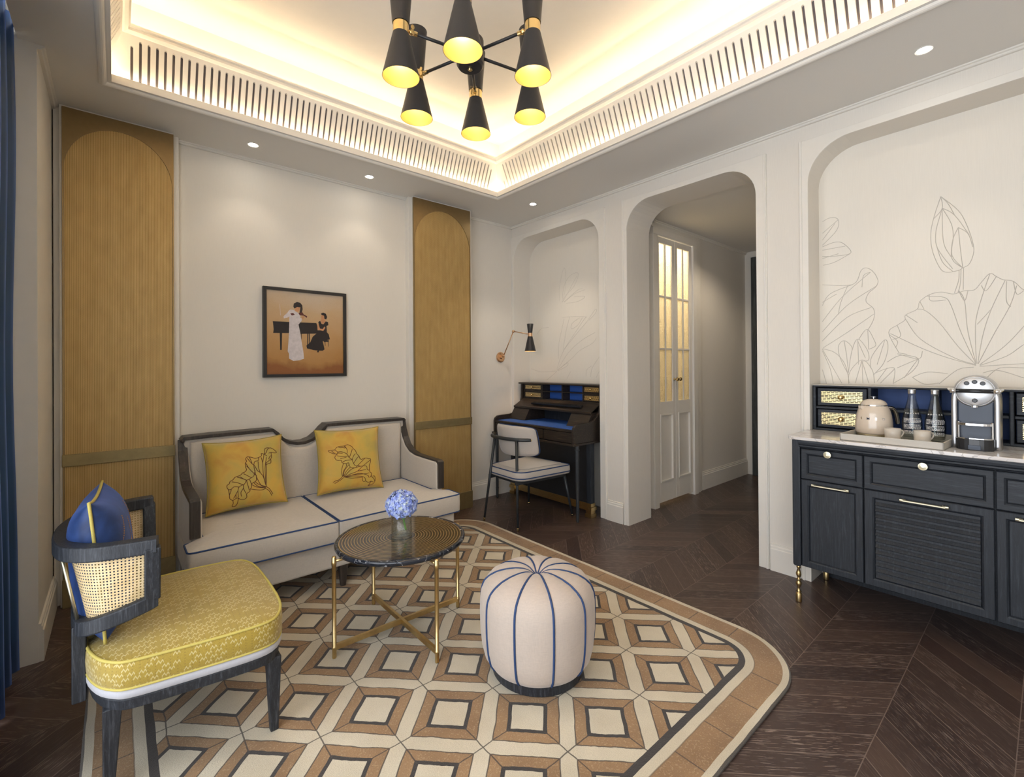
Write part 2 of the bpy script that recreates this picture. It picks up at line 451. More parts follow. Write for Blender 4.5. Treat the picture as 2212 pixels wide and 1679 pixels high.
def sweep(bm, path, sec, closed=False, up=(0, 0, 1), mi=0):
    """sec: (side, up) pairs; side is to the right of travel"""
    path = [Vector(p_) for p_ in path]; n = len(path); rs = []; up = Vector(up)
    for i in range(n):
        a = path[i - 1] if (closed or i > 0) else None; c = path[(i + 1) % n] if (closed or i < n - 1) else None
        d1 = (path[i] - a).normalized() if a is not None else None; d2 = (c - path[i]).normalized() if c is not None else None
        if d1 is None: d1 = d2
        if d2 is None: d2 = d1
        s1 = d1.cross(up).normalized(); s2 = d2.cross(up).normalized(); s = (s1 + s2).normalized(); k_ = 1 / max(.3, s.dot(s1))
        rs.append(ring(bm, [path[i] + s * (u * k_) + up * v for u, v in sec]))
    for i in range(n - 1): bridge(bm, rs[i], rs[i + 1], mi=mi)
    if closed: bridge(bm, rs[-1], rs[0], mi=mi)
    else: bm.faces.new(rs[0]).material_index = mi; bm.faces.new(rs[-1]).material_index = mi
    return bm
def rrect(x0, x1, y0, y1, r, n=6):
    r = r if isinstance(r, (list, tuple)) else [r] * 4; out = []
    for (cx_, cy_, a0, rr) in ((x1 - r[0], y1 - r[0], 0, r[0]), (x0 + r[1], y1 - r[1], 90, r[1]), (x0 + r[2], y0 + r[2], 180, r[2]), (x1 - r[3], y0 + r[3], 270, r[3])):
        for i in range(n + 1):
            a = math.radians(a0 + 90 * i / n); out.append((cx_ + rr * math.cos(a), cy_ + rr * math.sin(a)))
    return out
def offs(poly, d):       # inset (d > 0) of a counter-clockwise outline
    n = len(poly); out = []
    for i in range(n):
        p0, p1, p2 = Vector(poly[i - 1]), Vector(poly[i]), Vector(poly[(i + 1) % n])
        a = (p1 - p0); c = (p2 - p1)
        if a.length < 1e-7: a = c
        if c.length < 1e-7: c = a
        n1 = Vector((-a.y, a.x)).normalized(); n2 = Vector((-c.y, c.x)).normalized(); nn = (n1 + n2)
        nn = nn.normalized() if nn.length > 1e-6 else n1
        k_ = 1 / max(.4, nn.dot(n1)); out.append(tuple(p1 + nn * d * k_))
    return out
def rpoly(pts, r, n=5):   # round the corners of a polygon
    out = []; m_ = len(pts)
    r = r if isinstance(r, (list, tuple)) else [r] * m_
    for i in range(m_):
        a, p_, c = Vector(pts[i - 1]), Vector(pts[i]), Vector(pts[(i + 1) % m_])
        if r[i] == 0: out.append(tuple(p_)); continue
        u = (a - p_); v = (c - p_); rr = min(r[i], u.length * .45, v.length * .45); q1 = p_ + u.normalized() * rr; q2 = p_ + v.normalized() * rr
        for k_ in range(n + 1):
            t = k_ / n; out.append(tuple(q1 * (1 - t) ** 2 + p_ * 2 * t * (1 - t) + q2 * t * t))
    return out
def smoothline(pts, n=4, closed=False):
    pts = [Vector(p_) for p_ in pts]; m_ = len(pts); out = []
    for i in range(m_ if closed else m_ - 1):
        g = lambda k_: pts[k_ % m_] if closed else pts[max(0, min(m_ - 1, k_))]
        p0, p1, p2, p3 = g(i - 1), g(i), g(i + 1), g(i + 2)
        for k_ in range(n):
            t = k_ / n
            out.append(.5 * ((2 * p1) + (p2 - p0) * t + (2 * p0 - 5 * p1 + 4 * p2 - p3) * t * t + (3 * p1 - p0 - 3 * p2 + p3) * t ** 3))
    if not closed: out.append(pts[-1])
    return out
def cushion(bm, poly, z0, z1, crown=.02, soft=.012, mi=0, uv=None):
    c = sum((Vector(p_) for p_ in poly), Vector((0, 0))) / len(poly)
    R = []
    def rg(ins, z_): return [(x_, y_, z_) for x_, y_ in offs(poly, ins)]
    R += [rg(soft, z0), rg(soft * .3, z0 + soft * .35), rg(0, z0 + soft), rg(-soft * .15, (z0 + z1) / 2), rg(0, z1 - soft), rg(soft * .3, z1 - soft * .3), rg(soft, z1)]
    top = offs(poly, soft)
    for s_ in (.93, .82, .66, .48, .3, .12): R.append([(c.x + (x_ - c.x) * s_, c.y + (y_ - c.y) * s_, z1 + crown * (1 - s_ ** 2.4)) for x_, y_ in top])
    return stack(bm, R, mi=mi)
def planar_uv(o, s=1.0, off=(0, 0), side=True):
    me = o.data; uv = me.uv_layers.new(name='UVMap')
    for p_ in me.polygons:
        nz = abs(p_.normal.z)
        for li in p_.loop_indices:
            v = me.vertices[me.loops[li].vertex_index].co
            if nz > .45 or not side: uv.data[li].uv = (v.x * s, v.y * s)
            elif abs(p_.normal.y) > abs(p_.normal.x): uv.data[li].uv = (v.x * s, v.z * s)
            else: uv.data[li].uv = (v.y * s, v.z * s)
    return o
def rod(bm, a, c, r0, r1=None, seg=16, mi=0):
    return tube(bm, [a, c], [r0, r0 if r1 is None else r1], seg, mi=mi)

# ------------------------------------------------------------------ room
XB, YA, YC, YG, ZC = 2.914, 3.40, 3.34, 3.235, 2.54
XL, YB = -.45, -1.3
bm = B(); box(bm, (XL - .2, YB - .1, -.06), (5.6, 3.6, 0)); struct(obj('floor', bm, 'chevron_oak'))
# tray opening
TX0, TX1, TY0, TY1 = -.012, 2.292, .18, 2.843
bm = B()
for a, c in (((-.30, YB, ZC), (TX0 - .056, YA + .1, ZC + .025)), ((TX1 + .056, YB, ZC), (XB + .02, YA + .1, ZC + .025)), ((TX0 - .056, YB, ZC), (TX1 + .056, TY0 - .056, ZC + .025)), ((TX0 - .056, TY1 + .056, ZC), (TX1 + .056, YA + .1, ZC + .025))): box(bm, a, c)
struct(obj('ceiling', bm, 'ceiling_white'))
# rounded lip of the tray and its upstand hiding the strip light
loop = [(TX0, TY0, ZC), (TX1, TY0, ZC), (TX1, TY1, ZC), (TX0, TY1, ZC)]      # counter-clockwise, right side = outside
bm = B()
sec = [(.032 + .016 * math.cos(a), .003 - .016 * math.sin(a)) for a in [pi * k_ / 8 for k_ in range(9)]]
sweep(bm, loop, sec, True)
sweep(bm, loop, [(.0, .0), (.012, .0), (.012, .004), (.012, .036), (0, .036)], True)
struct(obj('trim_1', bm, 'cove_white', smooth=False))
bm = B(); sweep(bm, loop, [(.002, .0002), (.060, .0002), (.060, .012), (.002, .012)], True); struct(obj('trim_2', bm, 'ceiling_white'))
# slotted frieze, leaning inward
def slot_strip(bm, p0, p1, pitch, first):
    p0, p1 = Vector(p0), Vector(p1); d = (p1 - p0); L = d.length; d.normalize(); out = Vector((d.y, -d.x, 0))
    b0, z0, b1, z1 = .050, ZC + .016, -.038, ZC + .232
    def pt(s, t, dep=0): 
        o_ = b0 + (b1 - b0) * t + dep
        return p0 + d * s + out * o_ + Vector((0, 0, z0 + (z1 - z0) * t - ZC))
    n = int((L - .09) / pitch); m0 = (L - n * pitch) / 2
    def lim(s, t): # keep the mitre: shrink both ends with height
        return s
    sw, k_ = .0054, 5
    def quad(a, c, d_, e): bm.faces.new([bm.verts.new(v) for v in (a, c, d_, e)])
    mt = (b0 - b1) # inward lean at the top
    # end pieces follow the mitre
    quad(pt(-b0, 0), pt(m0, 0), pt(m0, 1), pt(-b1, 1)); quad(pt(L - m0, 0), pt(L + b0, 0), pt(L + b1, 1), pt(L - m0, 1))
    H = .234
    for i in range(n):
        s0 = m0 + i * pitch; s1 = s0 + pitch; sc = (s0 + s1) / 2
        e = min(sc - 0, L - sc); hi = .90; lo = .115
        if e < .07: hi = .42
        elif e < .095: hi = .78
        hole = []
        for a in range(k_ + 1):
            an = pi * a / k_; hole.append((sc + sw * math.cos(an), hi + sw / H * math.sin(an)))
        for a in range(k_ + 1):
            an = pi + pi * a / k_; hole.append((sc + sw * math.cos(an), lo + sw / H * math.sin(an)))
        outer = []
        m_ = len(hole)
        for j, (hs, ht) in enumerate(hole):
            if j <= k_:
                f = j / k_
                outer.append((s1 - pitch * f, 1))
            else:
                f = (j - k_ - 1) / k_
                outer.append((s0 + pitch * f, 0))
        O = ring(bm, [pt(*q_) for q_ in outer]); Hh = ring(bm, [pt(*q_) for q_ in hole]); D = ring(bm, [pt(q_[0], q_[1], .012) for q_ in hole])
        bridge(bm, O, Hh); bridge(bm, Hh, D)
    return [pt(-.02, 0, .013), pt(L + .02, 0, .013), pt(L + .02, 1, .013), pt(-.02, 1, .013)]
bm = B(); bk = B()
cs = [(TX0, TY0), (TX1, TY0), (TX1, TY1), (TX0, TY1)]
for i in range(4):
    a, c = cs[i], cs[(i + 1) % 4]
    q_ = slot_strip(bm, (*a, ZC), (*c, ZC), .0372 if i in (1, 3) else .0322, 0)
    bk.faces.new([bk.verts.new(v) for v in q_])
struct(obj('trim_3', bm, 'cove_white')); struct(obj('trim_4', bk, 'slot_shade'))  # second mesh: dark sheet standing in for the shade inside the slots
# upper cornice ledge with its strip light, high ceiling above
bm = B()
up = [(x_, y_, 0) for x_, y_, _ in loop]
sweep(bm, up, [(.02, ZC + .232), (-.046, ZC + .232), (-.060, ZC + .240), (-.060, ZC + .252), (-.068, ZC + .258), (-.068, ZC + .268), (.02, ZC + .268)], True)
struct(obj('trim_5', bm, 'cove_white'))
ZU = 3.01
bm = B(); sweep(bm, up, [(.10, ZC + .03), (.13, ZC + .03), (.13, ZU), (.10, ZU)], True)
sweep(bm, up, [(.02, ZC + .24), (.11, ZC + .24), (.11, ZC + .268), (.02, ZC + .268)], True)
struct(obj('trim_6', bm, 'cove_ceiling'))
bm = B(); box(bm, (TX0 - .13, TY0 - .13, ZU), (TX1 + .13, TY1 + .13, ZU + .02)); struct(obj('ceiling', bm, 'cove_ceiling'))
def strip(name, off_, z_, w_, mat, label):
    b2 = B(); sweep(b2, up, [(off_, z_), (off_ + w_, z_), (off_ + w_, z_ + .003), (off_, z_ + .003)], True)
    return tag(obj(name, b2, mat), label, 'light')
strip('strip_light', .020, ZC + .018, .008, 'led_warm_low', 'warm strip light hidden behind the lower lip of the ceiling tray')
strip('strip_light', .030, ZC + .270, .012, 'led_warm', 'warm strip light lying on the upper cornice of the ceiling tray')

# wall A (sofa wall)
bm = B(); box(bm, (-.6, YA, 0), (XB + .3, YA + .1, 2.75)); struct(obj('wall_left', bm, 'wall_paper'))
bm = B(); box(bm, (.285, YC, 0), (1.765, YA, ZC)); struct(obj('trim_7', bm, 'wall_panel'))
bm = B()     # pilaster carcasses behind the gold panels, with stepped edges
for a, c in ((-.235, .262), (1.755, 2.335)):
    box(bm, (a + .02, YG + .012, 0), (c - .01, YA, ZC)); box(bm, (a - .005, YG + .05, 0), (c + .018, YA, ZC))
struct(obj('trim_8', bm, 'trim_white', bevel=.003))
bm = B()
sec = [(0, 0), (.012, 0), (.016, .004), (.016, .009), (.024, .012), (.024, .018), (0, .018)]
def cornice(bm, pts): sweep(bm, [(x_, y_, 2.522) for x_, y_ in pts], sec)
for pts in ([(.28, YC), (1.75, YC)], [(2.34, YA), (XB, YA)], [(XB, YA), (XB, YB)], [(-.244, 2.71), (-.244, 3.3)]): cornice(bm, pts)
struct(obj('trim_9', bm, 'trim_white'))
def baseboard(name, pts, h=.155):
    b2 = B(); sweep(b2, [(x_, y_, 0) for x_, y_ in pts], [(0, 0), (.016, 0), (.016, h - .03), (.012, h - .026), (.012, h - .014), (.008, h - .010), (.008, h), (0, h)])
    return struct(obj(name, b2, 'trim_white'))
baseboard('baseboard_left', [(2.353, YA), (XB, YA)]); baseboard('baseboard_window', [(-.244, 2.712), (-.244, 3.29)])
baseboard('baseboard_right', [(XB, 2.262), (XB, 2.115)]); baseboard('baseboard_right', [(XB, 1.082), (XB, .925)])

# gold panels
def gold_panel(x0, x1, label):
    t = thing('wall_panel', label, 'wall panel', ((x0 + x1) / 2, YG, 0), 'tall gold woven panels beside the painting')
    zt, r = ZC - .012, .105
    w = x1 - x0; cxm = (x0 + x1) / 2; zs = zt - .075 - (w / 2 - .012) * 1.08; zs = max(zs, 2.17) if w < .49 else zs
    arch = [(x1 - .008, .14), (x1 - .008, zs)]
    zs0, ra, rb = zs, w / 2 - .008, zt - .062 - zs
    arch = [(x1 - .008, .14)] + [(cxm + ra * math.cos(a), zs0 + rb * math.sin(a)) for a in [pi * k_ / 40 for k_ in range(41)]] + [(x0 + .008, .14)]
    b2 = B(); prism(b2, arch, 'y', YG + .004, YG + .02); obj('woven_panel', b2, 'gold_weave', t)
    b2 = B()      # plain metal spandrel round the arch
    fr = [(x1, .14), (x1, zt), (x0, zt), (x0, .14)] + list(reversed(arch)); 
    prism(b2, [(x1, .14)] + [(x1, zt), (x0, zt), (x0, .14)] + [(p_[0] , p_[1]) for p_ in reversed(arch)], 'y', YG, YG + .018); obj('arched_frame', b2, 'brass_spandrel', t, bevel=.0012)
    b2 = B(); box(b2, (x0 - .002, YG - .008, .708), (x1 + .002, YG + .01, .768)); obj('band', b2, 'brass_dull', t, bevel=.002)
    b2 = B(); box(b2, (x0 - .002, YG - .010, .0), (x1 + .002, YG + .012, .142)); obj('base_plate', b2, 'brass_dull', t, bevel=.002)
    return t
gold_panel(-.205, .252, 'tall gold woven wall panel with arched top, left of the painting beside the armchair')
gold_panel(1.768, 2.308, 'tall gold woven wall panel with arched top, right of the painting near the desk')

# wall C and window side
bm = B(); box(bm, (-.60, 2.71, 0), (-.244, YA, 2.75)); struct(obj('wall_window', bm, 'trim_white'))
bm = B(); box(bm, (-.62, YB, 0), (-.50, 2.71, .06)); box(bm, (-.62, YB, 2.50), (-.50, 2.71, 2.75)); box(bm, (-.62, YB, 0), (-.50, YB + .1, 2.75)); box(bm, (-.62, 2.5, 0), (-.50, 2.71, 2.75))
struct(obj('wall_window', bm, 'trim_white'))
bm = B(); box(bm, (-.62, YB, 2.62), (-.28, 2.71, 2.75)); struct(obj('ceiling', bm, 'ceiling_white'))
w_ = obj('window_1', B(), 'trim_white'); struct(w_)
bm = B()
for y_ in (YB + .1, -.35, .6, 1.55, 2.46): box(bm, (-.58, y_, .06), (-.53, y_ + .05, 2.5))
for z_ in (.06, 2.45): box(bm, (-.58, YB + .1, z_), (-.53, 2.5, z_ + .05))
obj('window_frame', bm, 'frame_black', w_)
bm = B(); box(bm, (-.557, YB + .12, .1), (-.553, 2.48, 2.46)); obj('window_pane', bm, 'window_glass', w_)
bm = B(); box(bm, (-.62, YB - .1, 0), (XB + .3, YB, 2.95)); struct(obj('wall_back', bm, 'wall_paper'))

# wall B with its three rounded openings
def arch_pts(ya, yb, zt, r, n=10):    # from ya (large) to yb (small), open at the floor
    o_ = [(ya, 0), (ya, zt - r)]
    for k_ in range(1, n + 1):
        a = pi / 2 * k_ / n; o_.append((ya - r + r * math.cos(a), zt - r + r * math.sin(a)))
    for k_ in range(0, n + 1):
        a = pi / 2 + pi / 2 * k_ / n; o_.append((yb + r + r * math.cos(a), zt - r + r * math.sin(a)))
    return o_ + [(yb, 0)]
bay = [(3.372, 2.332, 2.400, .20), (2.067, 1.147, 2.405, .19), (.873, -.40, 2.402, .20)]
poly = [(YA, 0)]
for b_ in bay: poly += arch_pts(*b_)
poly += [(YB, 0), (YB, 2.75), (YA, 2.75)]
bm = B(); prism(bm, poly, 'x', XB, XB + .285); struct(obj('wall_right', bm, 'wall_paper'))
def surround(y0, y1, zt, b_):
    b2 = B(); pl = [(y0, 0)] + arch_pts(b_[0], b_[1], b_[2], b_[3]) + [(y1, 0), (y1, zt), (y0, zt)]
    prism(b2, pl, 'x', XB - .010, XB + .002)
    for yy in ((y1,) if y0 > 3 else (y0, y1)):
        s_ = 1 if yy == y1 else -1
        box(b2, (XB - .016, min(yy + .004 * s_, yy + .016 * s_), 0), (XB - .008, max(yy + .004 * s_, yy + .016 * s_), zt))
    return struct(obj('trim_10', b2, 'trim_white', bevel=.002))
surround(3.40, 2.268, 2.438, bay[0]); surround(2.112, 1.088, 2.440, bay[1]); surround(.918, -.46, 2.44, bay[2])
def lining(b_, x1, n):     # smooth plaster lining of the reveal
    b2 = B(); pl = arch_pts(*b_); inn = [(y_, z_) for y_, z_ in pl]
    A = ring(b2, [(XB - .0095, y_, z_) for y_, z_ in inn]); C = ring(b2, [(x1, y_, z_) for y_, z_ in inn])
    bridge(b2, A, C, closed=False)
    return struct(obj('trim_11', b2, 'trim_white', smooth=False))
bm = B(); box(bm, (3.125, 2.25, 0), (3.16, 3.39, 2.75)); struct(obj('wall_niche', bm, 'wall_panel'))
bm = B(); box(bm, (3.085, -1.2, 0), (3.15, 1.00, 2.75)); struct(obj('wall_niche', bm, 'wall_panel'))
# pale bead where niche backs meet the reveals
bm = B()
for b_, xx in ((bay[0], 3.119), (bay[2], 3.079)):
    pl = arch_pts(*b_); A = [Vector((xx, y_, z_)) for y_, z_ in pl]
    inn = [(y_, z_) for y_, z_ in reversed(offs(list(reversed(pl)), .008))]
    r0 = ring(bm, [(xx, y_, z_) for y_, z_ in pl]); r1 = ring(bm, [(xx, y_, z_) for y_, z_ in inn]); r2 = ring(bm, [(xx + .008, y_, z_) for y_, z_ in inn])
    bridge(bm, r0, r1, closed=False); bridge(bm, r1, r2, closed=False)
struct(obj('trim_12', bm, 'white_trim_line'))

# engraved lotus drawings on the two niche backs
def etched(name, strokes, fn, w, label):
    b2 = B()
    for st in strokes:
        pts = [fn(*p_) for p_ in st]
        pts = smoothline(pts, 5) if len(pts) > 2 else [Vector(p_) for p_ in pts]
        tube(b2, pts, w, 4)
    return tag(obj(name, b2, 'engrave'), label, 'wall decoration')
big = [[(0.353,2.02),(0.378,1.927),(0.391,1.846),(0.386,1.762),(0.361,1.674),(0.337,1.645),(0.295,1.646),(0.278,1.656),(0.255,1.672),(0.24,1.725),(0.245,1.782),(0.265,1.866),(0.293,1.938),(0.353,2.02)],[(0.348,1.961),(0.372,1.85),(0.366,1.766),(0.313,1.657)],[(0.348,1.961),(0.345,1.795),(0.318,1.716)],[(0.348,1.961),(0.317,1.879),(0.31,1.812),(0.315,1.723),(0.278,1.656)],[(0.292,1.853),(0.312,1.796),(0.315,1.707),(0.278,1.656)],[(0.292,1.853),(0.259,1.817),(0.243,1.749)],[(0.292,1.853),(0.286,1.758),(0.278,1.656)],[(0.369,1.775),(0.349,1.696),(0.313,1.645)],[(0.353,2.02),(0.348,1.961),(0.378,1.918)],[(0.348,1.961),(0.305,1.917),(0.254,1.808)],[(0.353,2.02),(0.328,1.98),(0.305,1.917)],[(0.291,1.646),(0.293,1.597),(0.308,1.539)],[(0.284,1.649),(0.287,1.58),(0.296,1.537)],[(0.275,1.655),(0.277,1.551)],[(0.519,1.255),(0.56,1.362),(0.525,1.399),(0.494,1.423),(0.491,1.449),(0.445,1.475),(0.435,1.512),(0.399,1.542),(0.356,1.55),(0.311,1.535),(0.273,1.546),(0.239,1.546),(0.216,1.578),(0.188,1.615),(0.167,1.598),(0.146,1.58),(0.114,1.568),(0.082,1.525),(0.039,1.509),(0.001,1.431)],[(0.519,1.255),(0.486,1.246)],[(0.427,1.261),(0.443,1.223),(0.526,1.251)],[(0.236,1.188),(0.334,1.226),(0.433,1.278),(0.553,1.357)],[(0.236,1.192),(0.31,1.225),(0.433,1.321),(0.491,1.427)],[(0.238,1.194),(0.298,1.282),(0.363,1.4),(0.413,1.463),(0.445,1.475)],[(0.237,1.196),(0.286,1.346),(0.32,1.479),(0.344,1.522),(0.406,1.534)],[(0.236,1.196),(0.263,1.353),(0.273,1.498),(0.293,1.549)],[(0.235,1.196),(0.237,1.375),(0.222,1.476),(0.188,1.613)],[(0.231,1.196),(0.212,1.334),(0.184,1.449),(0.14,1.575)],[(0.229,1.196),(0.174,1.339),(0.125,1.459),(0.104,1.547)],[(0.224,1.192),(0.143,1.276),(0.083,1.364),(0.035,1.449)],[(0.224,1.188),(0.138,1.23),(0.084,1.281),(0.021,1.33)],[(0.225,1.184),(0.084,1.195),(0.013,1.191)],[(0.231,1.382),(0.184,1.449)],[(0.216,1.563),(0.2,1.537),(0.167,1.598)],[(0.135,1.571),(0.136,1.483),(0.123,1.454)],[(0.56,1.353),(0.525,1.316),(0.533,1.282)],[(0.525,1.399),(0.512,1.342),(0.546,1.326)],[(0.491,1.449),(0.445,1.406)],[(0.435,1.512),(0.419,1.472)],[(0.399,1.542),(0.393,1.511),(0.338,1.509)],[(0.114,1.568),(0.104,1.509),(0.082,1.522)],[(0.293,1.549),(0.273,1.498),(0.261,1.545)],[(0.467,1.129),(0.409,1.156),(0.335,1.148)],[(0.467,1.129),(0.422,1.096),(0.366,1.102)],[(0.366,1.098),(0.299,1.168),(0.244,1.18)],[(0.214,1.153),(0.165,1.165),(0.085,1.131)],[(0.203,1.129),(0.159,1.176),(0.085,1.176)],[(0.858,1.655),(0.714,1.637),(0.676,1.708),(0.65,1.717),(0.621,1.69),(0.603,1.642),(0.614,1.608),(0.644,1.58),(0.655,1.536),(0.622,1.492),(0.623,1.438),(0.649,1.381)],[(0.86,1.443),(0.765,1.572),(0.635,1.692)],[(0.86,1.385),(0.742,1.523),(0.607,1.616)],[(0.861,1.332),(0.743,1.457),(0.633,1.502)],[(0.857,1.293),(0.743,1.373),(0.623,1.465)],[(0.859,1.535),(0.821,1.598),(0.714,1.637)],[(0.859,1.554),(0.789,1.594)],[(0.782,1.479),(0.77,1.544),(0.737,1.634)],[(0.673,1.616),(0.665,1.679),(0.635,1.692)],[(0.855,2.017),(0.818,2.03),(0.78,2.013),(0.786,1.953),(0.856,1.882)],[(0.855,1.95),(0.78,2.009)],[(0.856,1.911),(0.794,1.993)],[(0.856,1.873),(0.795,1.887),(0.755,1.871),(0.721,1.813),(0.795,1.808),(0.857,1.819)],[(0.856,1.853),(0.747,1.855)],[(0.853,1.766),(0.796,1.775),(0.724,1.809)],[(0.857,1.805),(0.779,1.819)],[(0.861,1.288),(0.8,1.263),(0.753,1.196),(0.734,1.093)],[(0.738,1.14),(0.776,1.234),(0.783,1.3),(0.756,1.329),(0.721,1.293),(0.725,1.251)],[(0.738,1.149),(0.745,1.242),(0.756,1.327)],[(0.738,1.149),(0.721,1.27),(0.694,1.335),(0.653,1.277),(0.646,1.222),(0.672,1.214)],[(0.694,1.333),(0.691,1.195)],[(0.694,1.324),(0.661,1.232)],[(0.69,1.333),(0.652,1.386),(0.62,1.321),(0.617,1.294),(0.646,1.277)],[(0.649,1.381),(0.646,1.277)],[(0.738,1.089),(0.73,1.158),(0.676,1.221),(0.632,1.168),(0.622,1.096)],[(0.676,1.218),(0.707,1.094)],[(0.676,1.218),(0.673,1.095)],[(0.676,1.218),(0.647,1.095)],[(0.639,1.177),(0.632,1.24),(0.577,1.325),(0.564,1.283),(0.582,1.203),(0.625,1.141)],[(0.577,1.323),(0.61,1.195)],[(0.618,1.15),(0.568,1.174),(0.537,1.172),(0.544,1.093)],[(0.537,1.172),(0.597,1.096)],[(0.568,1.177),(0.611,1.105)],[(0.568,1.208),(0.512,1.242),(0.443,1.223),(0.467,1.159),(0.541,1.098)],[(0.443,1.223),(0.527,1.177)],[(0.443,1.223),(0.5,1.125)],[(0.861,1.274),(0.825,1.177),(0.809,1.087)],[(0.861,1.284),(0.769,1.092)],[(0.862,1.168),(0.842,1.086)]]
small = [[(2.934,1.646),(2.79,1.642),(2.652,1.626),(2.684,1.597),(2.926,1.34)],[(2.844,1.639),(2.89,1.514),(2.926,1.349)],[(2.725,1.625),(2.812,1.583),(2.823,1.534),(2.747,1.562),(2.694,1.622)],[(2.984,1.266),(2.983,1.393),(2.935,1.558),(2.912,1.632)],[(3.009,1.165),(2.926,1.332),(2.748,1.497),(2.642,1.586),(2.551,1.68),(2.541,1.656),(2.622,1.592)],[(3.003,1.161),(2.859,1.322),(2.706,1.422),(2.552,1.485)],[(2.997,1.161),(2.815,1.271),(2.728,1.334),(2.583,1.393),(2.538,1.438)],[(3.003,1.156),(2.916,1.207),(2.871,1.227),(2.882,1.198),(2.997,1.152)],[(3.357,1.173),(3.215,1.143),(3.009,1.152)],[(3.009,1.148),(3.142,1.065)],[(2.933,1.784),(2.887,1.846),(2.787,1.915),(2.737,2.018),(2.807,2.025),(2.874,1.985),(2.92,1.9),(2.933,1.784)],[(2.91,1.782),(2.788,1.842),(2.66,1.866)],[(2.888,1.771),(2.745,1.772),(2.661,1.806),(2.788,1.818)],[(2.967,1.797),(2.966,1.94),(2.907,2.099),(2.886,1.962),(2.921,1.8)],[(2.657,1.105),(2.646,1.165),(2.595,1.197)],[(2.606,1.102),(2.585,1.181),(2.495,1.289)],[(2.546,1.095),(2.516,1.142),(2.487,1.165)],[(3.275,1.511),(3.211,1.56),(3.112,1.566)],[(2.883,1.082),(2.838,1.148)],[(2.921,1.792),(2.831,1.905),(2.754,2.0)],[(2.91,1.786),(2.755,1.87),(2.691,1.878)]]
etched('lotus_relief', big, lambda y_, z_: (3.0848, y_, z_), .0014, 'large lotus line drawing engraved on the wall above the drinks cabinet')
etched('lotus_relief', small, lambda y_, z_: (3.1248, y_, z_), .0010, 'faint lotus line drawing engraved on the wall above the desk')

# hall beyond the middle arch
bm = B(); box(bm, (XB + .285, 2.20, 2.33), (4.06, 2.30, 2.75)); box(bm, (4.06, 2.20, 0), (5.30, 2.30, 2.75)); box(bm, (XB + .285, 2.2, 0), (3.462, 2.3, 2.75)); struct(obj('wall_hall', bm, 'wall_paper'))
bm = B(); box(bm, (XB + .27, .80, 0), (5.4, .90, 2.75)); struct(obj('wall_hall', bm, 'wall_paper'))
bm = B(); box(bm, (5.27, .8, 0), (5.35, 2.25, 2.75)); struct(obj('wall_hall', bm, 'trim_white'))
bm = B(); box(bm, (XB + .284, .85, 2.43), (5.4, 2.25, 2.46)); struct(obj('ceiling', bm, 'ceiling_white'))
bm = B()
sweep(bm, [(3.46, 2.2, 2.405), (5.27, 2.2, 2.405)], [(0, 0), (.014, 0), (.018, .008), (.018, .014), (.026, .018), (.026, .026), (0, .026)])
struct(obj('trim_13', bm, 'trim_white'))
baseboard('baseboard_hall', [(4.26, 2.2), (5.262, 2.2)], .17)
bm = B()   # stepped casing of the double door
box(bm, (4.058, 2.155, 0), (4.13, 2.2, 2.30)); box(bm, (4.13, 2.170, 0), (4.20, 2.2, 2.36)); box(bm, (4.20, 2.180, 0), (4.24, 2.2, 2.385))
box(bm, (3.40, 2.154, 2.30), (4.13, 2.2, 2.36)); box(bm, (3.40, 2.169, 2.36), (4.20, 2.2, 2.385)); box(bm, (3.40, 2.179, 2.385), (4.24, 2.2, 2.402)); box(bm, (3.40, 2.155, 0), (3.468, 2.2, 2.30))
struct(obj('trim_14', bm, 'trim_white', bevel=.003))
d1 = obj('door_1', B(), 'trim_white'); struct(d1)
def leaf(x0, x1):
    b2 = B(); ys, yb = 2.172, 2.200; st = .042
    def fr(a, c): box(b2, (a[0], ys, a[1]), (c[0], yb, c[1]))
    z0, z1 = .03, 2.295
    fr((x0, z0), (x0 + st, z1)); fr((x1 - st, z0), (x1, z1)); fr((x0 + st, z1 - .05), (x1 - st, z1)); fr((x0 + st, .78), (x1 - st, .885)); fr((x0 + st, z0), (x1 - st, .20))
    xm = (x0 + x1) / 2
    box(b2, (xm - .008, ys + .004, .884), (xm + .008, yb - .004, z1 - .049))
    for zz in (1.34, 1.79): box(b2, (x0 + st, ys + .005, zz - .008), (x1 - st, yb - .005, zz + .008))
    box(b2, (x0 + st, ys + .012, .198), (x1 - st, yb - .004, .782))
    for a, c in (((x0 + st, .2), (x0 + st + .012, .78)), ((x1 - st - .012, .2), (x1 - st, .78)), ((x0 + st + .012, .2), (x1 - st - .012, .212)), ((x0 + st + .012, .768), (x1 - st - .012, .78))): box(b2, (a[0], ys - .006, a[1]), (c[0], ys + .013, c[1]))
    o_ = obj('door_leaf', b2, 'trim_white', d1, bevel=.0015)
    b2 = B(); box(b2, (x0 + st - .003, 2.183, .87), (x1 - st + .003, 2.188, 2.25)); obj('door_glass', b2, 'rippled_glass', o_)
    return o_
L1 = leaf(3.470, 3.760); L2 = leaf(3.764, 4.054)
for L_, xx in ((L1, 3.738), (L2, 3.786)):
    b2 = B(); MM = Matrix.Translation((xx, 2.172, 1.075)) @ Matrix.Rotation(pi / 2, 4, 'X')
    lathe(b2, [(.012, 0), (.012, .004), (.005, .006), (.005, .022), (.014, .026), (.018, .034), (.012, .042)], seg=16, M4=MM); obj('door_knob', b2, 'brass', L_, smooth=True)
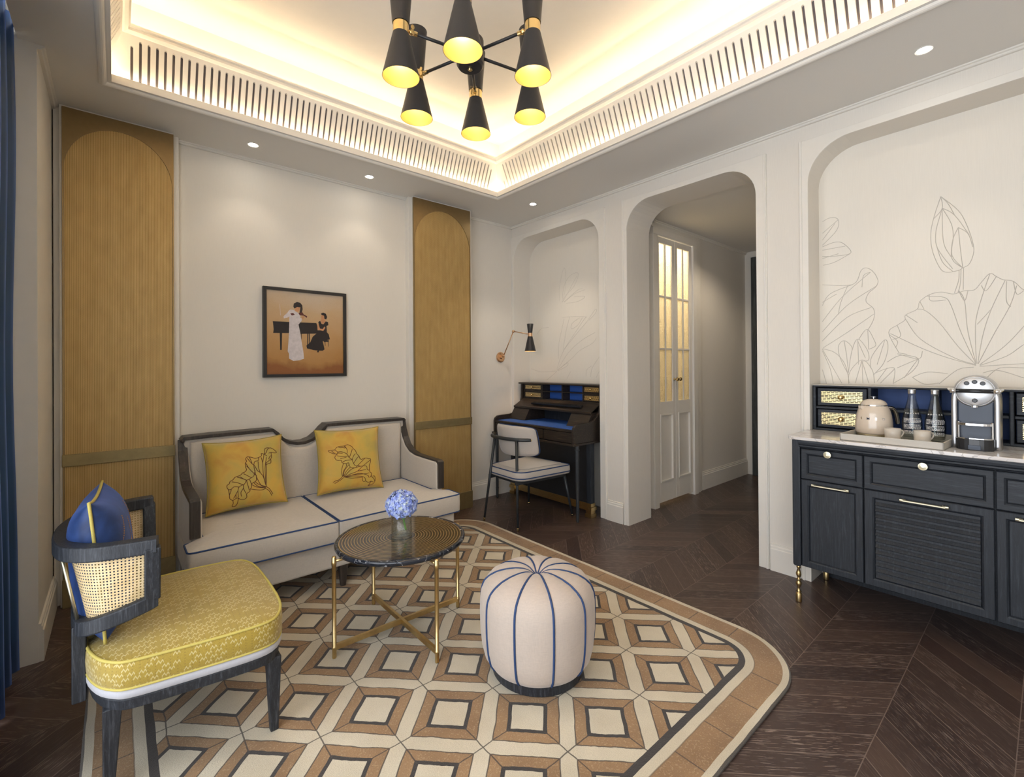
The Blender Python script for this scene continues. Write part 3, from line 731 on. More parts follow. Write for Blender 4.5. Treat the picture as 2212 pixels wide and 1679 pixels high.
# lit bathroom box behind the rippled glass
bm = B(); box(bm, (3.38, 2.31, 0), (4.9, 2.32, 2.75)); bm.free()
bm = B(); box(bm, (3.2, 3.15, 0), (4.2, 3.2, 2.5)); box(bm, (4.2, 2.3, 0), (4.25, 3.2, 2.5)); box(bm, (3.2, 2.3, 2.45), (4.25, 3.2, 2.5)); box(bm, (3.195, 2.3, 0), (3.205, 3.2, 2.5)); struct(obj('wall_bath', bm, 'wall_panel'))
d2 = obj('door_2', B(), 'hall_oak'); struct(d2)
bm = B(); box(bm, (5.235, 1.0, 0), (5.268, 2.125, 2.36)); obj('door_leaf', bm, 'hall_oak', d2, bevel=.002)
bm = B(); box(bm, (5.225, 1.12, .2), (5.236, 2.03, 1.0)); box(bm, (5.225, 1.12, 1.1), (5.236, 2.03, 2.25)); obj('door_panel', bm, 'hall_oak', d2, bevel=.004)

# ------------------------------------------------------------------ curtain
bm = B(); pts = []
n = 90
for i in range(n + 1):
    t = i / n; y_ = 1.75 + t * .93
    x_ = -.345 + .036 * math.sin(t * 2 * pi * 8.5) + .010 * math.sin(t * 2 * pi * 3.3 + 1)
    pts.append((x_, y_))
rows = []
for k_ in range(15):
    z_ = .02 + 2.58 * k_ / 14; a_f = 1 + .12 * math.sin(k_ * .7)
    flare = .012 * math.exp(-z_ * 4)
    rows.append(ring(bm, [(-.345 + (x_ + .345) * a_f + flare, y_, z_) for x_, y_ in pts]))
for k_ in range(14): bridge(bm, rows[k_], rows[k_ + 1], closed=False)
rows2 = []
cur = obj('curtain', bm, 'curtain_velvet', smooth=True); at_origin(cur, (-.345, 2.2, .02))
md = cur.modifiers.new('s', 'SOLIDIFY'); md.thickness = .004
tag(cur, 'floor-length navy velvet curtain hanging in folds at the left edge', 'curtain')

# ------------------------------------------------------------------ rug
bm = B(); ol = rrect(RX0, RX1, RY0, RY1, RR, 14)
stack(bm, [[(x_, y_, .0) for x_, y_ in offs(ol, .004)], [(x_, y_, .004) for x_, y_ in ol], [(x_, y_, .010) for x_, y_ in ol], [(x_, y_, .0145) for x_, y_ in offs(ol, .006)]])
rug = obj('rug', bm, ['rug_pile', 'grey_serge'])
for p_ in rug.data.polygons: p_.material_index = 0 if abs(p_.normal.z) > .5 else 1
tag(rug, 'tan and cream wool rug with a diamond pattern on the dark wooden floor', 'rug')
RZ = .0145

# ------------------------------------------------------------------ sofa
so = thing('sofa', 'oatmeal linen two-seat sofa with dark wood edging and navy piping', 'sofa', (.945, 2.85, 0))
SX0, SX1 = .262, 1.640; SF, SB = 2.49, 3.24
bm = B(); box(bm, (SX0, SF, .132), (SX1, SB, .274)); obj('base', bm, 'linen', so, bevel=.012, seg=3)
for (x_, y_) in ((SX0 + .05, SF + .05), (.935, SF + .03), (SX1 - .05, SF + .05), (SX0 + .05, SB - .05), (SX1 - .05, SB - .05)):
    bm = B(); z0 = RZ if y_ < 3.02 else 0
    s0, s1 = .012, .023
    stack(bm, [[(x_ - s0, y_ - s0, z0), (x_ + s0, y_ - s0, z0), (x_ + s0, y_ + s0, z0), (x_ - s0, y_ + s0, z0)], [(x_ - s1, y_ - s1, .134), (x_ + s1, y_ - s1, .134), (x_ + s1, y_ + s1, .134), (x_ - s1, y_ + s1, .134)]])
    obj('leg', bm, 'sofa_oak', so, bevel=.002)
crown = [(SX0 + .006, .800), (SX0 + .022, .820), (.42, .824), (.735, .826), (.765, .800), (.795, .763), (.83, .740), (.875, .728), (.92, .728), (.965, .742), (1.005, .772), (1.035, .806), (1.062, .828), (1.30, .827), (SX1 - .02, .823), (SX1 - .006, .806)]
bm = B(); prism(bm, [(SX0 + .02, .27)] + [(x_, z_ - .014) for x_, z_ in crown[1:-1]] + [(SX1 - .02, .27)], 'y', 3.135, 3.225)
bmesh.ops.recalc_face_normals(bm, faces=bm.faces)
back = obj('backrest', bm, 'linen', so, bevel=.012, seg=3)
# padded inner back face
bm = B()
inn = [(SX0 + .05, .30)] + [(max(SX0 + .05, min(SX1 - .05, x_)), z_ - .032) for x_, z_ in crown[1:-1]] + [(SX1 - .05, .30)]
inn = list(reversed(inn)); c_ = (.945, .55)
def rg2(k_, y_): return [(c_[0] + (x_ - c_[0]) * k_, y_, c_[1] + (z_ - c_[1]) * k_) for x_, z_ in inn]
stack(bm, [rg2(1.0, 3.14), rg2(.998, 3.126), rg2(.985, 3.112), rg2(.95, 3.104), rg2(.85, 3.098), rg2(.5, 3.094)]); obj('back_cushion', bm, 'linen', so, smooth=True)
bm = B()
cl = [Vector((x_, 0, z_)) for x_, z_ in crown]
sweep(bm, [(p_.x, 3.165, p_.z) for p_ in cl], [(-.038, -.016), (.062, -.016), (.062, .010), (-.038, .010)] and [(-.062, -.016), (.038, -.016), (.038, .008), (-.062, .008)], up=(0, 0, 1)); bm.free()
def band_prism(bm, line, t, axis, a, c):
    ln = [Vector(p_) for p_ in line]; lo = []
    for i, p_ in enumerate(ln):
        d = (ln[min(i + 1, len(ln) - 1)] - ln[max(i - 1, 0)]).normalized(); lo.append(p_ + Vector((d.y, -d.x)) * t)
    prism(bm, [tuple(p_) for p_ in ln] + [tuple(p_) for p_ in reversed(lo)], axis, a, c)
bm = B(); band_prism(bm, crown, .019, 'y', 3.120, 3.235); obj('crown_rail', bm, 'sofa_oak', so, bevel=.003)
armline = [(2.618, .400), (2.618, .574), (2.64, .584), (2.80, .585), (2.92, .588), (3.00, .604), (3.06, .640), (3.10, .690), (3.13, .745), (3.15, .805)]
for s_, xa, xc in ((-1, SX0, SX0 + .048), (1, SX1 - .048, SX1)):
    bm = B(); prism(bm, [(2.60, .272), (2.63, .40)] + [(y_ + .012, z_ - .010) for y_, z_ in armline[1:]] + [(3.2, .80), (3.2, .272)], 'x', xa + (.004 if s_ < 0 else 0), xc - (0 if s_ < 0 else .004)); obj('arm', bm, 'linen', so, bevel=.012, seg=3)
    bm = B(); ln = armline
    band_prism(bm, ln, .020, 'x', xa - .003 if s_ < 0 else xa + .008, xc - .008 if s_ < 0 else xc + .003)
    obj('arm_rail', bm, 'sofa_oak', so, bevel=.003)
def seatc(pl, rads):
    pl = rpoly(pl, rads, 5); b2 = B(); cushion(b2, pl, .276, .388, .018, .010); o_ = obj('seat_cushion', b2, 'linen', so, smooth=True)
    b2 = B(); tube(b2, smoothline([(x_, y_, .386) for x_, y_ in offs(pl, .003)], 1, True), .0042, 6, True); tube(b2, [(x_, y_, .279) for x_, y_ in offs(pl, .003)], .0042, 6, True); obj('piping', b2, 'navy_piping', o_, smooth=True)
seatc([(.232, 2.462), (.892, 2.452), (.892, 3.10), (.312, 3.10), (.312, 2.625), (.232, 2.610)], [.03, .012, .012, .012, .02, .015])
seatc([(.897, 2.452), (1.672, 2.462), (1.672, 2.610), (1.592, 2.625), (1.592, 3.10), (.897, 3.10)], [.012, .03, .015, .02, .012, .012])

# pillows -------------------------------------------------------------
def pillow_fn(a, T, pinch=.085):
    def fn(u, v, side):
        x_ = a * u * (1 - pinch * (1 - v * v) ** .8); z_ = a * v * (1 - pinch * (1 - u * u) ** .8)
        h = T * max(0, (1 - u ** 4)) ** .55 * max(0, (1 - v ** 4)) ** .55
        return Vector((x_, -h * side, z_))
    return fn
def pillow(name, label, loc, rot, a, T, mat, pmat, strokes=None, quad=None, group=None, prad=.004, uvst=None):
    o_ = obj(name, B(), mat); 
    fn = pillow_fn(a, T); bm = B(); n = 26; S_ = {}
    for side in (1, -1):
        for i in range(n + 1):
            for j in range(n + 1):
                u, v = -math.cos(pi * i / n), -math.cos(pi * j / n); e = i in (0, n) or j in (0, n)
                key = (i, j, 0 if e else side)
                if key not in S_: S_[key] = bm.verts.new(fn(u, v, side))
    for side in (1, -1):
        for i in range(n):
            for j in range(n):
                q_ = [S_[(a_, b_, 0 if (a_ in (0, n) or b_ in (0, n)) else side)] for a_, b_ in ((i, j), (i + 1, j), (i + 1, j + 1), (i, j + 1))]
                bm.faces.new(q_)
    bmesh.ops.recalc_face_normals(bm, faces=bm.faces); bm.to_mesh(o_.data); bm.free()
    for p_ in o_.data.polygons: p_.use_smooth = True
    tag(o_, label, 'pillow', group)
    bm = B(); ed = []
    for k_ in range(4):
        for i in range(16):
            t = -1 + 2 * i / 16; ed.append({0: (t, -1), 1: (1, t), 2: (-t, 1), 3: (-1, -t)}[k_])
    tube(bm, [fn(u, v, 1) * 1.006 for u, v in ed], prad, 6, True); obj('piping', bm, pmat, None, smooth=True).parent = o_
    if strokes:
        bm = B(); (x0, y0), (x1, y1), (x2, y2), (x3, y3) = quad    # TL TR BR BL
        def inv(px, py):
            s_, t = .5, .5
            for _ in range(12):
                X_ = x0 * (1 - s_) * (1 - t) + x1 * s_ * (1 - t) + x2 * s_ * t + x3 * (1 - s_) * t - px
                Y_ = y0 * (1 - s_) * (1 - t) + y1 * s_ * (1 - t) + y2 * s_ * t + y3 * (1 - s_) * t - py
                a1 = (x1 - x0) * (1 - t) + (x2 - x3) * t; b1 = (x3 - x0) * (1 - s_) + (x2 - x1) * s_
                a2 = (y1 - y0) * (1 - t) + (y2 - y3) * t; b2_ = (y3 - y0) * (1 - s_) + (y2 - y1) * s_
                D = a1 * b2_ - a2 * b1; s_ -= (X_ * b2_ - Y_ * b1) / D; t -= (a1 * Y_ - a2 * X_) / D
            return 2 * s_ - 1, 1 - 2 * t
        for st in strokes:
            uv = smoothline([(*inv(*p_), 0) for p_ in st], 4) if len(st) > 2 else [Vector((*inv(*p_), 0)) for p_ in st]
            tube(bm, [fn(max(-.99, min(.99, p_.x)), max(-.99, min(.99, p_.y)), 1) + Vector((0, -.0006, 0)) for p_ in uv], .0017, 5)
        obj('embroidery', bm, 'embroidery', None).parent = o_
    o_.location = loc; o_.rotation_euler = rot
    return o_
LP = [[(1082,1150),(1000,1130),(930,980),(900,860),(885,740),(900,650),(965,630),(968,570)],
[(968,570),(910,585),(860,565),(820,555),(775,548),(745,590),(760,640),(735,680),(740,760),(755,810),(725,855),(685,875),(640,925),(560,955),(515,1010),(470,1040),(455,1085),(420,1115),(425,1170),(445,1200),(460,1300),(470,1370),(520,1410)],
[(520,1410),(530,1460),(515,1510),(560,1515),(590,1480),(605,1420),(605,1365),(560,1380),(520,1410)],
[(605,1360),(640,1390),(700,1395),(745,1360),(745,1290),(795,1250),(805,1205),(830,1160),(830,1100),(870,1070),(915,1030),(920,930),(890,900),(905,830)],
[(968,570),(1020,540),(1020,490),(1070,505),(1110,470),(1130,410),(1170,385),(1200,390),(1260,430),(1300,480),(1240,485),(1190,475),(1155,490)],
[(1070,505),(1080,400),(1120,380),(1165,385)],[(1070,505),(1120,545)],[(1195,480),(1205,560),(1185,610),(1110,680),(1100,720)],[(1190,610),(1190,680),(1140,700),(1100,720)],[(1195,540),(1165,570),(1155,610)],
[(1082,1150),(1095,1000),(1108,860),(1105,720)],[(1080,1130),(1080,900),(1085,750),(1110,570)],[(1078,1120),(1045,900),(1040,680),(1015,570)],[(1040,680),(1060,560),(1065,510)],[(1075,1110),(1040,950),(990,870),(965,760),(960,650)],[(990,870),(940,830),(900,740),(850,690),(775,580)],
[(850,690),(840,640),(810,560)],[(885,895),(800,790),(745,680)],[(800,790),(755,735)],[(835,975),(700,890)],[(835,975),(745,1020),(640,950)],[(835,975),(880,935),(885,890)],
[(745,1020),(720,1080),(690,1110),(600,1070),(500,1045)],[(745,1020),(640,975),(590,960)],[(690,1110),(620,1155),(600,1230),(570,1290),(570,1360)],[(620,1155),(540,1145),(490,1190),(445,1200)],[(490,1190),(480,1250),(460,1300)],
[(600,1230),(610,1350)],[(690,1110),(690,1180),(650,1260),(660,1340)],[(690,1180),(730,1280)],[(745,1020),(770,1130),(790,1220)],[(800,1010),(830,1100)],
[(1082,1150),(960,1110),(900,1060)],[(1080,1165),(950,1150),(870,1075)],[(1075,1180),(920,1160),(830,1110)],[(1070,1190),(980,1220),(820,1200)],
[(1085,1150),(1140,1190),(1190,1280)],[(1080,1190),(1130,1230),(1170,1315)],[(530,1370),(560,1310),(570,1290)]]
RP = [[(620,1250),(600,1150),(610,1050),(640,960)],[(630,1240),(640,1130),(700,1020),(690,960)],[(640,1240),(660,1120),(750,990)],[(650,1245),(700,1130),(780,1040)],
[(660,1250),(740,1150),(830,1070),(1000,1010),(1100,990),(1150,1000),(1160,1060),(1200,1070),(1205,1020)],[(670,1250),(800,1180),(930,1120),(1060,1000),(1180,900),(1230,860)],[(680,1252),(850,1200),(1120,1155),(1200,1125)],[(690,1255),(900,1180),(1050,1160),(1180,1190),(1180,1225)],
[(700,1258),(850,1225),(1040,1220),(1100,1240),(1120,1300),(1060,1310),(1045,1220)],[(660,1255),(800,1270),(950,1255),(1045,1232)],
[(640,960),(700,965),(745,945),(770,1010),(800,1045),(900,1045),(930,1005),(1000,1000)],[(640,960),(600,940),(590,900),(500,900),(455,845),(480,790),(510,760),(520,720),(580,705),(640,720),(700,745),(740,790),(760,830),(830,870)],
[(520,720),(470,680),(460,670),(500,615),(560,590),(660,575),(720,545),(770,555),(830,590),(855,630),(900,670),(930,740),(980,790),(1000,840),(1040,855),(1080,830),(1160,820),(1190,835),(1240,830),(1240,900),(1210,960),(1205,1020),(1215,1100),(1260,1130),(1245,1180),(1300,1230),(1330,1270),(1330,1180),(1280,1180)],
[(500,760),(420,755),(340,720),(330,690),(380,685),(460,670)],[(390,700),(450,750)],[(660,575),(700,620),(720,680),(715,740)],[(830,870),(840,920),(880,990),(930,1005)],[(830,870),(840,830),(870,770),(900,740)],[(760,830),(800,740),(830,640)],
[(860,950),(930,840),(970,800)],[(940,1000),(1050,890),(1110,830)],[(500,800),(600,810),(740,800)],[(570,860),(700,825)],[(620,930),(700,895),(830,875)],[(520,740),(620,740)],
[(1245,1180),(1205,1225)],[(1330,1270),(1290,1330),(1215,1370),(1180,1385)],[(1240,1280),(1220,1330),(1190,1380)],[(1120,1300),(1180,1320),(1230,1300),(1290,1295)],[(620,1250),(560,1310),(480,1340),(440,1370)],[(650,1260),(600,1310),(540,1350),(475,1390)],
[(530,600),(570,620),(620,615),(680,620),(660,580)],[(950,1110),(1080,1080),(1130,1060)]]
PG = 'yellow pillows on the sofa'
pillow('pillow', 'yellow pillow with brown leaf embroidery, at the left end of the sofa', (.557, 2.975, .605), (math.radians(-19), math.radians(-2), math.radians(-6)), .197, .062, 'yellow_velvet', 'olive_piping', LP, [(95, 250), (1370, 125), (1430, 1380), (125, 1630)], PG)
pillow('pillow', 'yellow pillow with brown leaf embroidery, on the right seat of the sofa', (1.150, 2.975, .603), (math.radians(-19), math.radians(1), math.radians(-8)), .203, .062, 'yellow_velvet', 'olive_piping', RP, [(130, 240), (1425, 140), (1520, 1340), (185, 1590)], PG)

# ------------------------------------------------------------------ coffee table
TC = (.975, 1.915)
ct = thing('coffee_table', 'round coffee table with a black ringed top on four thin brass legs', 'coffee table', (TC[0], TC[1], RZ))
bm = B(); lathe(bm, [(.268, 0), (.280, .004), (.284, .012), (.284, .020), (.280, .024), (.268, .025), (.266, .0225)], (TC[0], TC[1], .4155), 72, cap=False); 
lathe(bm, [(.268, 0), (.001, 0)], (TC[0], TC[1], .4155), 72, cap=False); obj('rim', bm, 'black_marble', ct, smooth=True)
bm = B(); lathe(bm, [(.267, 0), (.267, .0225)], (TC[0], TC[1], .416), 72); obj('tabletop', bm, 'ringed_top', ct)
Rl = .301
for a in (0, 90, 180, 270):
    ca, sa = math.cos(math.radians(a)), math.sin(math.radians(a)); x_, y_ = TC[0] + Rl * ca, TC[1] + Rl * sa
    bm = B(); lathe(bm, [(.0075, RZ), (.0085, RZ + .004), (.0085, .052), (.0098, .053), (.0098, .062), (.0085, .063), (.0085, .392), (.0100, .393), (.0100, .408), (.0092, .409), (.0092, .424), (.006, .428)], (x_, y_, 0), 16)
    obj('leg', bm, 'brass', ct, smooth=True)
for a in (0, 90, 180, 270):
    bm = B(); ca, sa = math.cos(math.radians(a)), math.sin(math.radians(a)); rod(bm, (TC[0] + Rl * ca, TC[1] + Rl * sa, .408), (TC[0] + .235 * ca, TC[1] + .235 * sa, .408), .0055, seg=10); obj('bracket', bm, 'brass', ct, smooth=True)
for a in (0, 90):
    bm = B(); MM = Matrix.Translation((TC[0], TC[1], .0575 + (.001 if a else 0))) @ Matrix.Rotation(math.radians(a), 4, 'Z'); box(bm, (-Rl, -.0065, -.011), (Rl, .0065, .011), mat=MM); obj('stretcher', bm, 'brass', ct, bevel=.001)

# vase and hydrangea
TZ = .4388
VC = (TC[0] + .0, TC[1] - .004)
vs = thing('vase', 'small clear glass cylinder vase of water on the round coffee table', 'vase', (*VC, TZ))
bm = B(); lathe(bm, [(.043, 0), (.0455, .003), (.0455, .098), (.0430, .098), (.0430, .012), (.041, .010)], (*VC, TZ), 48); obj('glass', bm, 'clear_glass', vs, smooth=True)
bm = B(); lathe(bm, [(.0422, 0), (.0425, .058)], (*VC, TZ + .0125), 48); obj('water', bm, 'water', vs, smooth=False)
hy = thing('hydrangea', 'round head of pale blue hydrangea standing in the glass vase', 'flower', (VC[0], VC[1], TZ + .025))
bm = B(); tube(bm, smoothline([(VC[0] + .012, VC[1] - .016, TZ + .030), (VC[0] + .006, VC[1] - .010, TZ + .07), (VC[0], VC[1], TZ + .13)], 4), .0045, 8); obj('stem', bm, 'stem_green', hy, smooth=True)
bm = B(); HC = Vector((VC[0], VC[1], TZ + .142)); HR = .064
bmesh.ops.create_icosphere(bm, subdivisions=3, radius=HR * .70, matrix=Matrix.Translation(HC) @ Matrix.Diagonal((1, 1, .85, 1)))
for i in range(250):
    zc_ = 1 - 1.75 * (i + .5) / 250; ph = i * 2.39996; rr = math.sqrt(max(0, 1 - zc_ * zc_)); d = Vector((rr * math.cos(ph), rr * math.sin(ph), zc_))
    k_ = rnd.uniform(.92, 1.10); c0 = HC + Vector((d.x * HR * k_, d.y * HR * k_, d.z * HR * .86 * k_)); nrm = (d + Vector([rnd.uniform(-.55, .55) for _ in range(3)])).normalized()
    t1 = nrm.orthogonal().normalized(); t2 = nrm.cross(t1); a0 = rnd.uniform(0, pi)
    for p_ in range(4):
        a = a0 + p_ * pi / 2; dv = t1 * math.cos(a) + t2 * math.sin(a); sv = nrm.cross(dv); L_ = rnd.uniform(.0105, .0145); lift = rnd.uniform(.000, .004)
        vts = [c0, c0 + dv * L_ * .5 + sv * L_ * .48 + nrm * lift, c0 + dv * L_ * .95 + sv * L_ * .3 + nrm * lift * .7, c0 + dv * L_ * 1.05 + nrm * lift * .3, c0 + dv * L_ * .95 - sv * L_ * .3 + nrm * lift * .7, c0 + dv * L_ * .5 - sv * L_ * .48 + nrm * lift]
        bm.faces.new([bm.verts.new(v) for v in vts])
obj('flower_head', bm, 'petal', hy)
bm = B()
for a in (0.4, 2.4, 4.2):
    dv = Vector((math.cos(a), math.sin(a), -.25)); sv = Vector((-math.sin(a), math.cos(a), 0)); c0 = Vector((VC[0], VC[1], TZ + .105))
    bm.faces.new([bm.verts.new(v) for v in (c0, c0 + dv * .02 + sv * .008, c0 + dv * .036, c0 + dv * .02 - sv * .008)])
obj('leaf', bm, 'leaf_green', hy)

# ------------------------------------------------------------------ pouf
PC = (1.262, 1.332)
pf = thing('pouf', 'tall round beige pouf with navy piped seams on a dark base', 'pouf', (*PC, RZ))
bm = B(); lathe(bm, [(.172, 0), (.178, .004), (.182, .045), (.176, .05)], (*PC, RZ), 56); obj('base', bm, 'chair_oak', pf, smooth=False, bevel=.002)
prof = [(.168, .052), (.190, .060), (.207, .085), (.218, .13), (.2235, .19), (.225, .25), (.224, .295), (.220, .322), (.209, .346), (.190, .366), (.160, .383), (.122, .394), (.084, .399), (.055, .398), (.034, .392), (.016, .381), (.004, .376)]
NS = 10; ph0 = math.radians(49.45 + 180 + 12)
bm = B(); rings_ = []
seg = NS * 10
for r_, z_ in prof:
    rr_ = []
    for i in range(seg):
        a = 2 * pi * i / seg + ph0; puff = abs(math.sin((a - ph0) * NS / 2)) ** .6; k_ = 1 + .016 * (puff - .6)
        zz = z_ + (.006 * (puff - .5) if z_ > .36 and r_ > .03 else 0)
        rr_.append((PC[0] + r_ * k_ * math.cos(a), PC[1] + r_ * k_ * math.sin(a), zz))
    rings_.append(rr_)
stack(bm, rings_); obj('cover', bm, 'pouf_fabric', pf, smooth=True)
bm = B()
for s_ in range(NS):
    a = 2 * pi * s_ / NS + ph0
    pts = [(PC[0] + (r_ * .9915 + .001) * math.cos(a), PC[1] + (r_ * .9915 + .001) * math.sin(a), z_ + (-.002 if z_ > .36 else 0)) for r_, z_ in prof[1:]]
    tube(bm, smoothline(pts, 3), .0042, 6)
obj('piping', bm, 'navy_piping', pf, smooth=True)

# ------------------------------------------------------------------ armchair
ac = thing('armchair', 'low armchair with mustard seat and curved cane back in dark wood', 'armchair', (.18, 1.93, RZ))
ol = rpoly([(.435, 1.615), (.425, 2.215), (-.055, 2.235), (-.068, 1.640)], [.05, .05, .09, .10], 8)
ol = [(x_, y_) for x_, y_ in ol]
def ccw(p_):
    s_ = sum(p_[i - 1][0] * p_[i][1] - p_[i][0] * p_[i - 1][1] for i in range(len(p_))); return p_ if s_ > 0 else list(reversed(p_))
ol = ccw([tuple(p_)[:2] for p_ in smoothline([(-.070, 1.816, 0), (-.045, 1.720, 0), (-.012, 1.668, 0), (.025, 1.643, 0), (.118, 1.626, 0), (.273, 1.606, 0), (.360, 1.606, 0), (.402, 1.640, 0), (.428, 1.73, 0), (.434, 1.927, 0), (.430, 2.08, 0), (.415, 2.165, 0), (.375, 2.215, 0), (.232, 2.236, 0), (.06, 2.235, 0), (-.02, 2.205, 0), (-.060, 2.13, 0), (-.075, 1.97, 0)], 3, True)])
def rgz(ins, z_): return [(x_, y_, z_) for x_, y_ in offs(ol, ins)]
bm = B(); stack(bm, [rgz(.016, .264), rgz(.010, .266), rgz(.006, .296), rgz(.012, .300)]); obj('seat_frame', bm, 'chair_oak', ac, smooth=False, bevel=.002)
bm = B(); stack(bm, [rgz(.010, .296), rgz(.001, .304), rgz(.0, .318), rgz(.006, .326)]); obj('seat_base', bm, 'seat_welt', ac, smooth=True)
bm = B(); cushion(bm, ol, .325, .402, .022, .010); sc_ = obj('seat_cushion', bm, 'mustard_jacquard', ac, smooth=True); planar_uv(sc_, 1.0)
bm = B(); tube(bm, [(x_, y_, .401) for x_, y_ in offs(ol, .004)], .0045, 6, True); tube(bm, [(x_, y_, .327) for x_, y_ in offs(ol, .003)], .0040, 6, True); obj('piping', bm, 'yellow_piping', sc_, smooth=True)
for (x0_, y0_, x1_, y1_) in ((.391, 1.672, .385, 1.655), (.390, 2.165, .385, 2.175), (-.019, 1.705, -.010, 1.705), (-.019, 2.140, -.010, 2.150)):
    bm = B(); s0, s1 = .012, .021
    stack(bm, [[(x0_ - s0, y0_ - s0, RZ), (x0_ + s0, y0_ - s0, RZ), (x0_ + s0, y0_ + s0, RZ), (x0_ - s0, y0_ + s0, RZ)], [(x1_ - s1, y1_ - s1, .268), (x1_ + s1, y1_ - s1, .268), (x1_ + s1, y1_ + s1, .268), (x1_ - s1, y1_ + s1, .268)]])
    obj('leg', bm, 'chair_oak', ac, bevel=.003)
for y_ in (1.822, 2.118):      # posts from the frame to the shell
    bm = B(); box(bm, (-.098, y_ - .020, .252), (-.066, y_ + .020, .470)); obj('back_post', bm, 'chair_oak', ac, bevel=.004)
def shell(top, n=40):
    # plan curve of the shell, near arm tip -> round the back -> far arm tip
    if top: P4 = [(.092, 1.718), (.03, 1.730), (-.04, 1.750), (-.092, 1.795), (-.116, 1.86), (-.124, 1.95), (-.118, 2.06), (-.085, 2.17), (-.01, 2.25), (.05, 2.278), (.108, 2.284)]
    else: P4 = [(.092, 1.742), (.03, 1.740), (-.03, 1.752), (-.065, 1.785), (-.080, 1.85), (-.085, 1.95), (-.080, 2.06), (-.055, 2.16), (-.01, 2.215), (.05, 2.235), (.108, 2.240)]
    return smoothline([(x_, y_, 0) for x_, y_ in P4], 5)
ptop, pbot = shell(True), shell(False); N_ = len(ptop)
def zb_(i):
    t = abs(i / (N_ - 1) - .5) * 2
    return .468 + .052 * max(0, (t - .35) / .65) ** 1.2
ztop = .684
bm = B(); sec = rrect(-.022, .022, -.021, .021, .005, 2)
sweep(bm, [(p_.x, p_.y, ztop) for p_ in ptop], sec); obj('top_rail', bm, 'chair_oak', ac, smooth=False, bevel=.001)
bm = B(); sweep(bm, [(p_.x, p_.y, zb_(i)) for i, p_ in enumerate(pbot)], rrect(-.020, .020, -.022, .022, .005, 2)); obj('bottom_rail', bm, 'chair_oak', ac, smooth=False)
for i in (0, N_ - 1):
    bm = B(); a, c = Vector((ptop[i].x - .012, ptop[i].y, ztop - .005)), Vector((pbot[i].x - .012, pbot[i].y, zb_(i)))
    s_ = Vector((.019, 0, 0)); t_ = Vector((0, .021, 0))
    stack(bm, [[a - s_ - t_, a + s_ - t_, a + s_ + t_, a - s_ + t_], [c - s_ - t_, c + s_ - t_, c + s_ + t_, c - s_ + t_]]); obj('arm_front', bm, 'chair_oak', ac, bevel=.004)
bm = B(); uvl = bm.loops.layers.uv.new('UVMap'); gr = []; acc = 0; ls = []
for i in range(N_):
    if i: acc += (ptop[i] - ptop[i - 1]).length * .92
    ls.append(acc)
    col_ = []
    for k_ in range(7):
        t = k_ / 6; a = Vector((pbot[i].x, pbot[i].y, zb_(i) + .012)); c = Vector((ptop[i].x, ptop[i].y, ztop - .012)); ci = Vector((.012 * math.cos(pi * (i / (N_ - 1) - .5)), 0, 0))
        col_.append((bm.verts.new(a.lerp(c, t) + ci * .8), (acc, (c.z - a.z) * t + a.z)))
    gr.append(col_)
for i in range(N_ - 1):
    for k_ in range(6):
        vs_ = [gr[i][k_], gr[i + 1][k_], gr[i + 1][k_ + 1], gr[i][k_ + 1]]; f = bm.faces.new([v[0] for v in vs_])
        for l, v in zip(f.loops, vs_): l[uvl].uv = v[1]
obj('cane_panel', bm, 'cane', ac, smooth=True)
for i in (17, N_ - 18):
    bm = B(); rod(bm, (pbot[i].x - .010, pbot[i].y, zb_(i) + .01), (ptop[i].x - .014, ptop[i].y, ztop - .01), .0045, seg=8); obj('brass_rod', bm, 'brass_pale', ac, smooth=True)
np_ = pillow('pillow', 'navy velvet pillow with yellow piping leaning in the cane-backed armchair', (-.032, 1.985, .608), (math.radians(-14), math.radians(0), math.radians(-90 + 180 + 0)), .202, .074, 'navy_velvet', 'yellow_piping', None, None, None, .0045)
np_.rotation_euler = (math.radians(-5), math.radians(2), math.radians(87))
bm = B(); fn = pillow_fn(.202, .074)
for st in ([(-.5, -.6), (-.5, .2), (-.2, .2), (-.2, .6)], [(.1, -.7), (.1, -.1), (.5, -.1), (.5, .5)], [(-.75, .3), (-.55, .7)], [(.3, .3), (.3, .8)]):
    for a, c in zip(st, st[1:]):
        n_ = 12
        for k_ in range(n_):
            t0, t1 = k_ / n_, (k_ + .55) / n_; f_i = lambda t: fn(a[0] + (c[0] - a[0]) * t, a[1] + (c[1] - a[1]) * t, 1) + Vector((0, -.0006, 0)); tube(bm, [f_i(t0), f_i(t1)], .0009, 4)
st_ = obj('stitching', bm, 'thread_orange', None); st_.parent = np_; st_['kind'] = 'stuff'

# ------------------------------------------------------------------ framed print
FX0, FX1, FZ0, FZ1, FY = .722, 1.262, 1.137, 1.730, YC
fr = thing('framed_print', 'square black-framed print of a violinist in white and a pianist above the sofa', 'picture', ((FX0 + FX1) / 2, FY, FZ0))
bm = B(); t_ = .020
for a, c in (((FX0, FZ0), (FX0 + t_, FZ1)), ((FX1 - t_, FZ0), (FX1, FZ1)), ((FX0 + t_, FZ0), (FX1 - t_, FZ0 + t_)), ((FX0 + t_, FZ1 - t_), (FX1 - t_, FZ1))): box(bm, (a[0], FY - .034, a[1]), (c[0], FY - .002, c[1]))
obj('frame', bm, 'frame_black', fr)
ix0, ix1, iz0, iz1 = FX0 + t_, FX1 - t_, FZ0 + t_, FZ1 - t_
bm = B(); uvl = bm.loops.layers.uv.new('UVMap'); vs_ = [bm.verts.new(v) for v in ((ix0, FY - .022, iz0), (ix1, FY - .022, iz0), (ix1, FY - .022, iz1), (ix0, FY - .022, iz1))]
f = bm.faces.new(vs_)
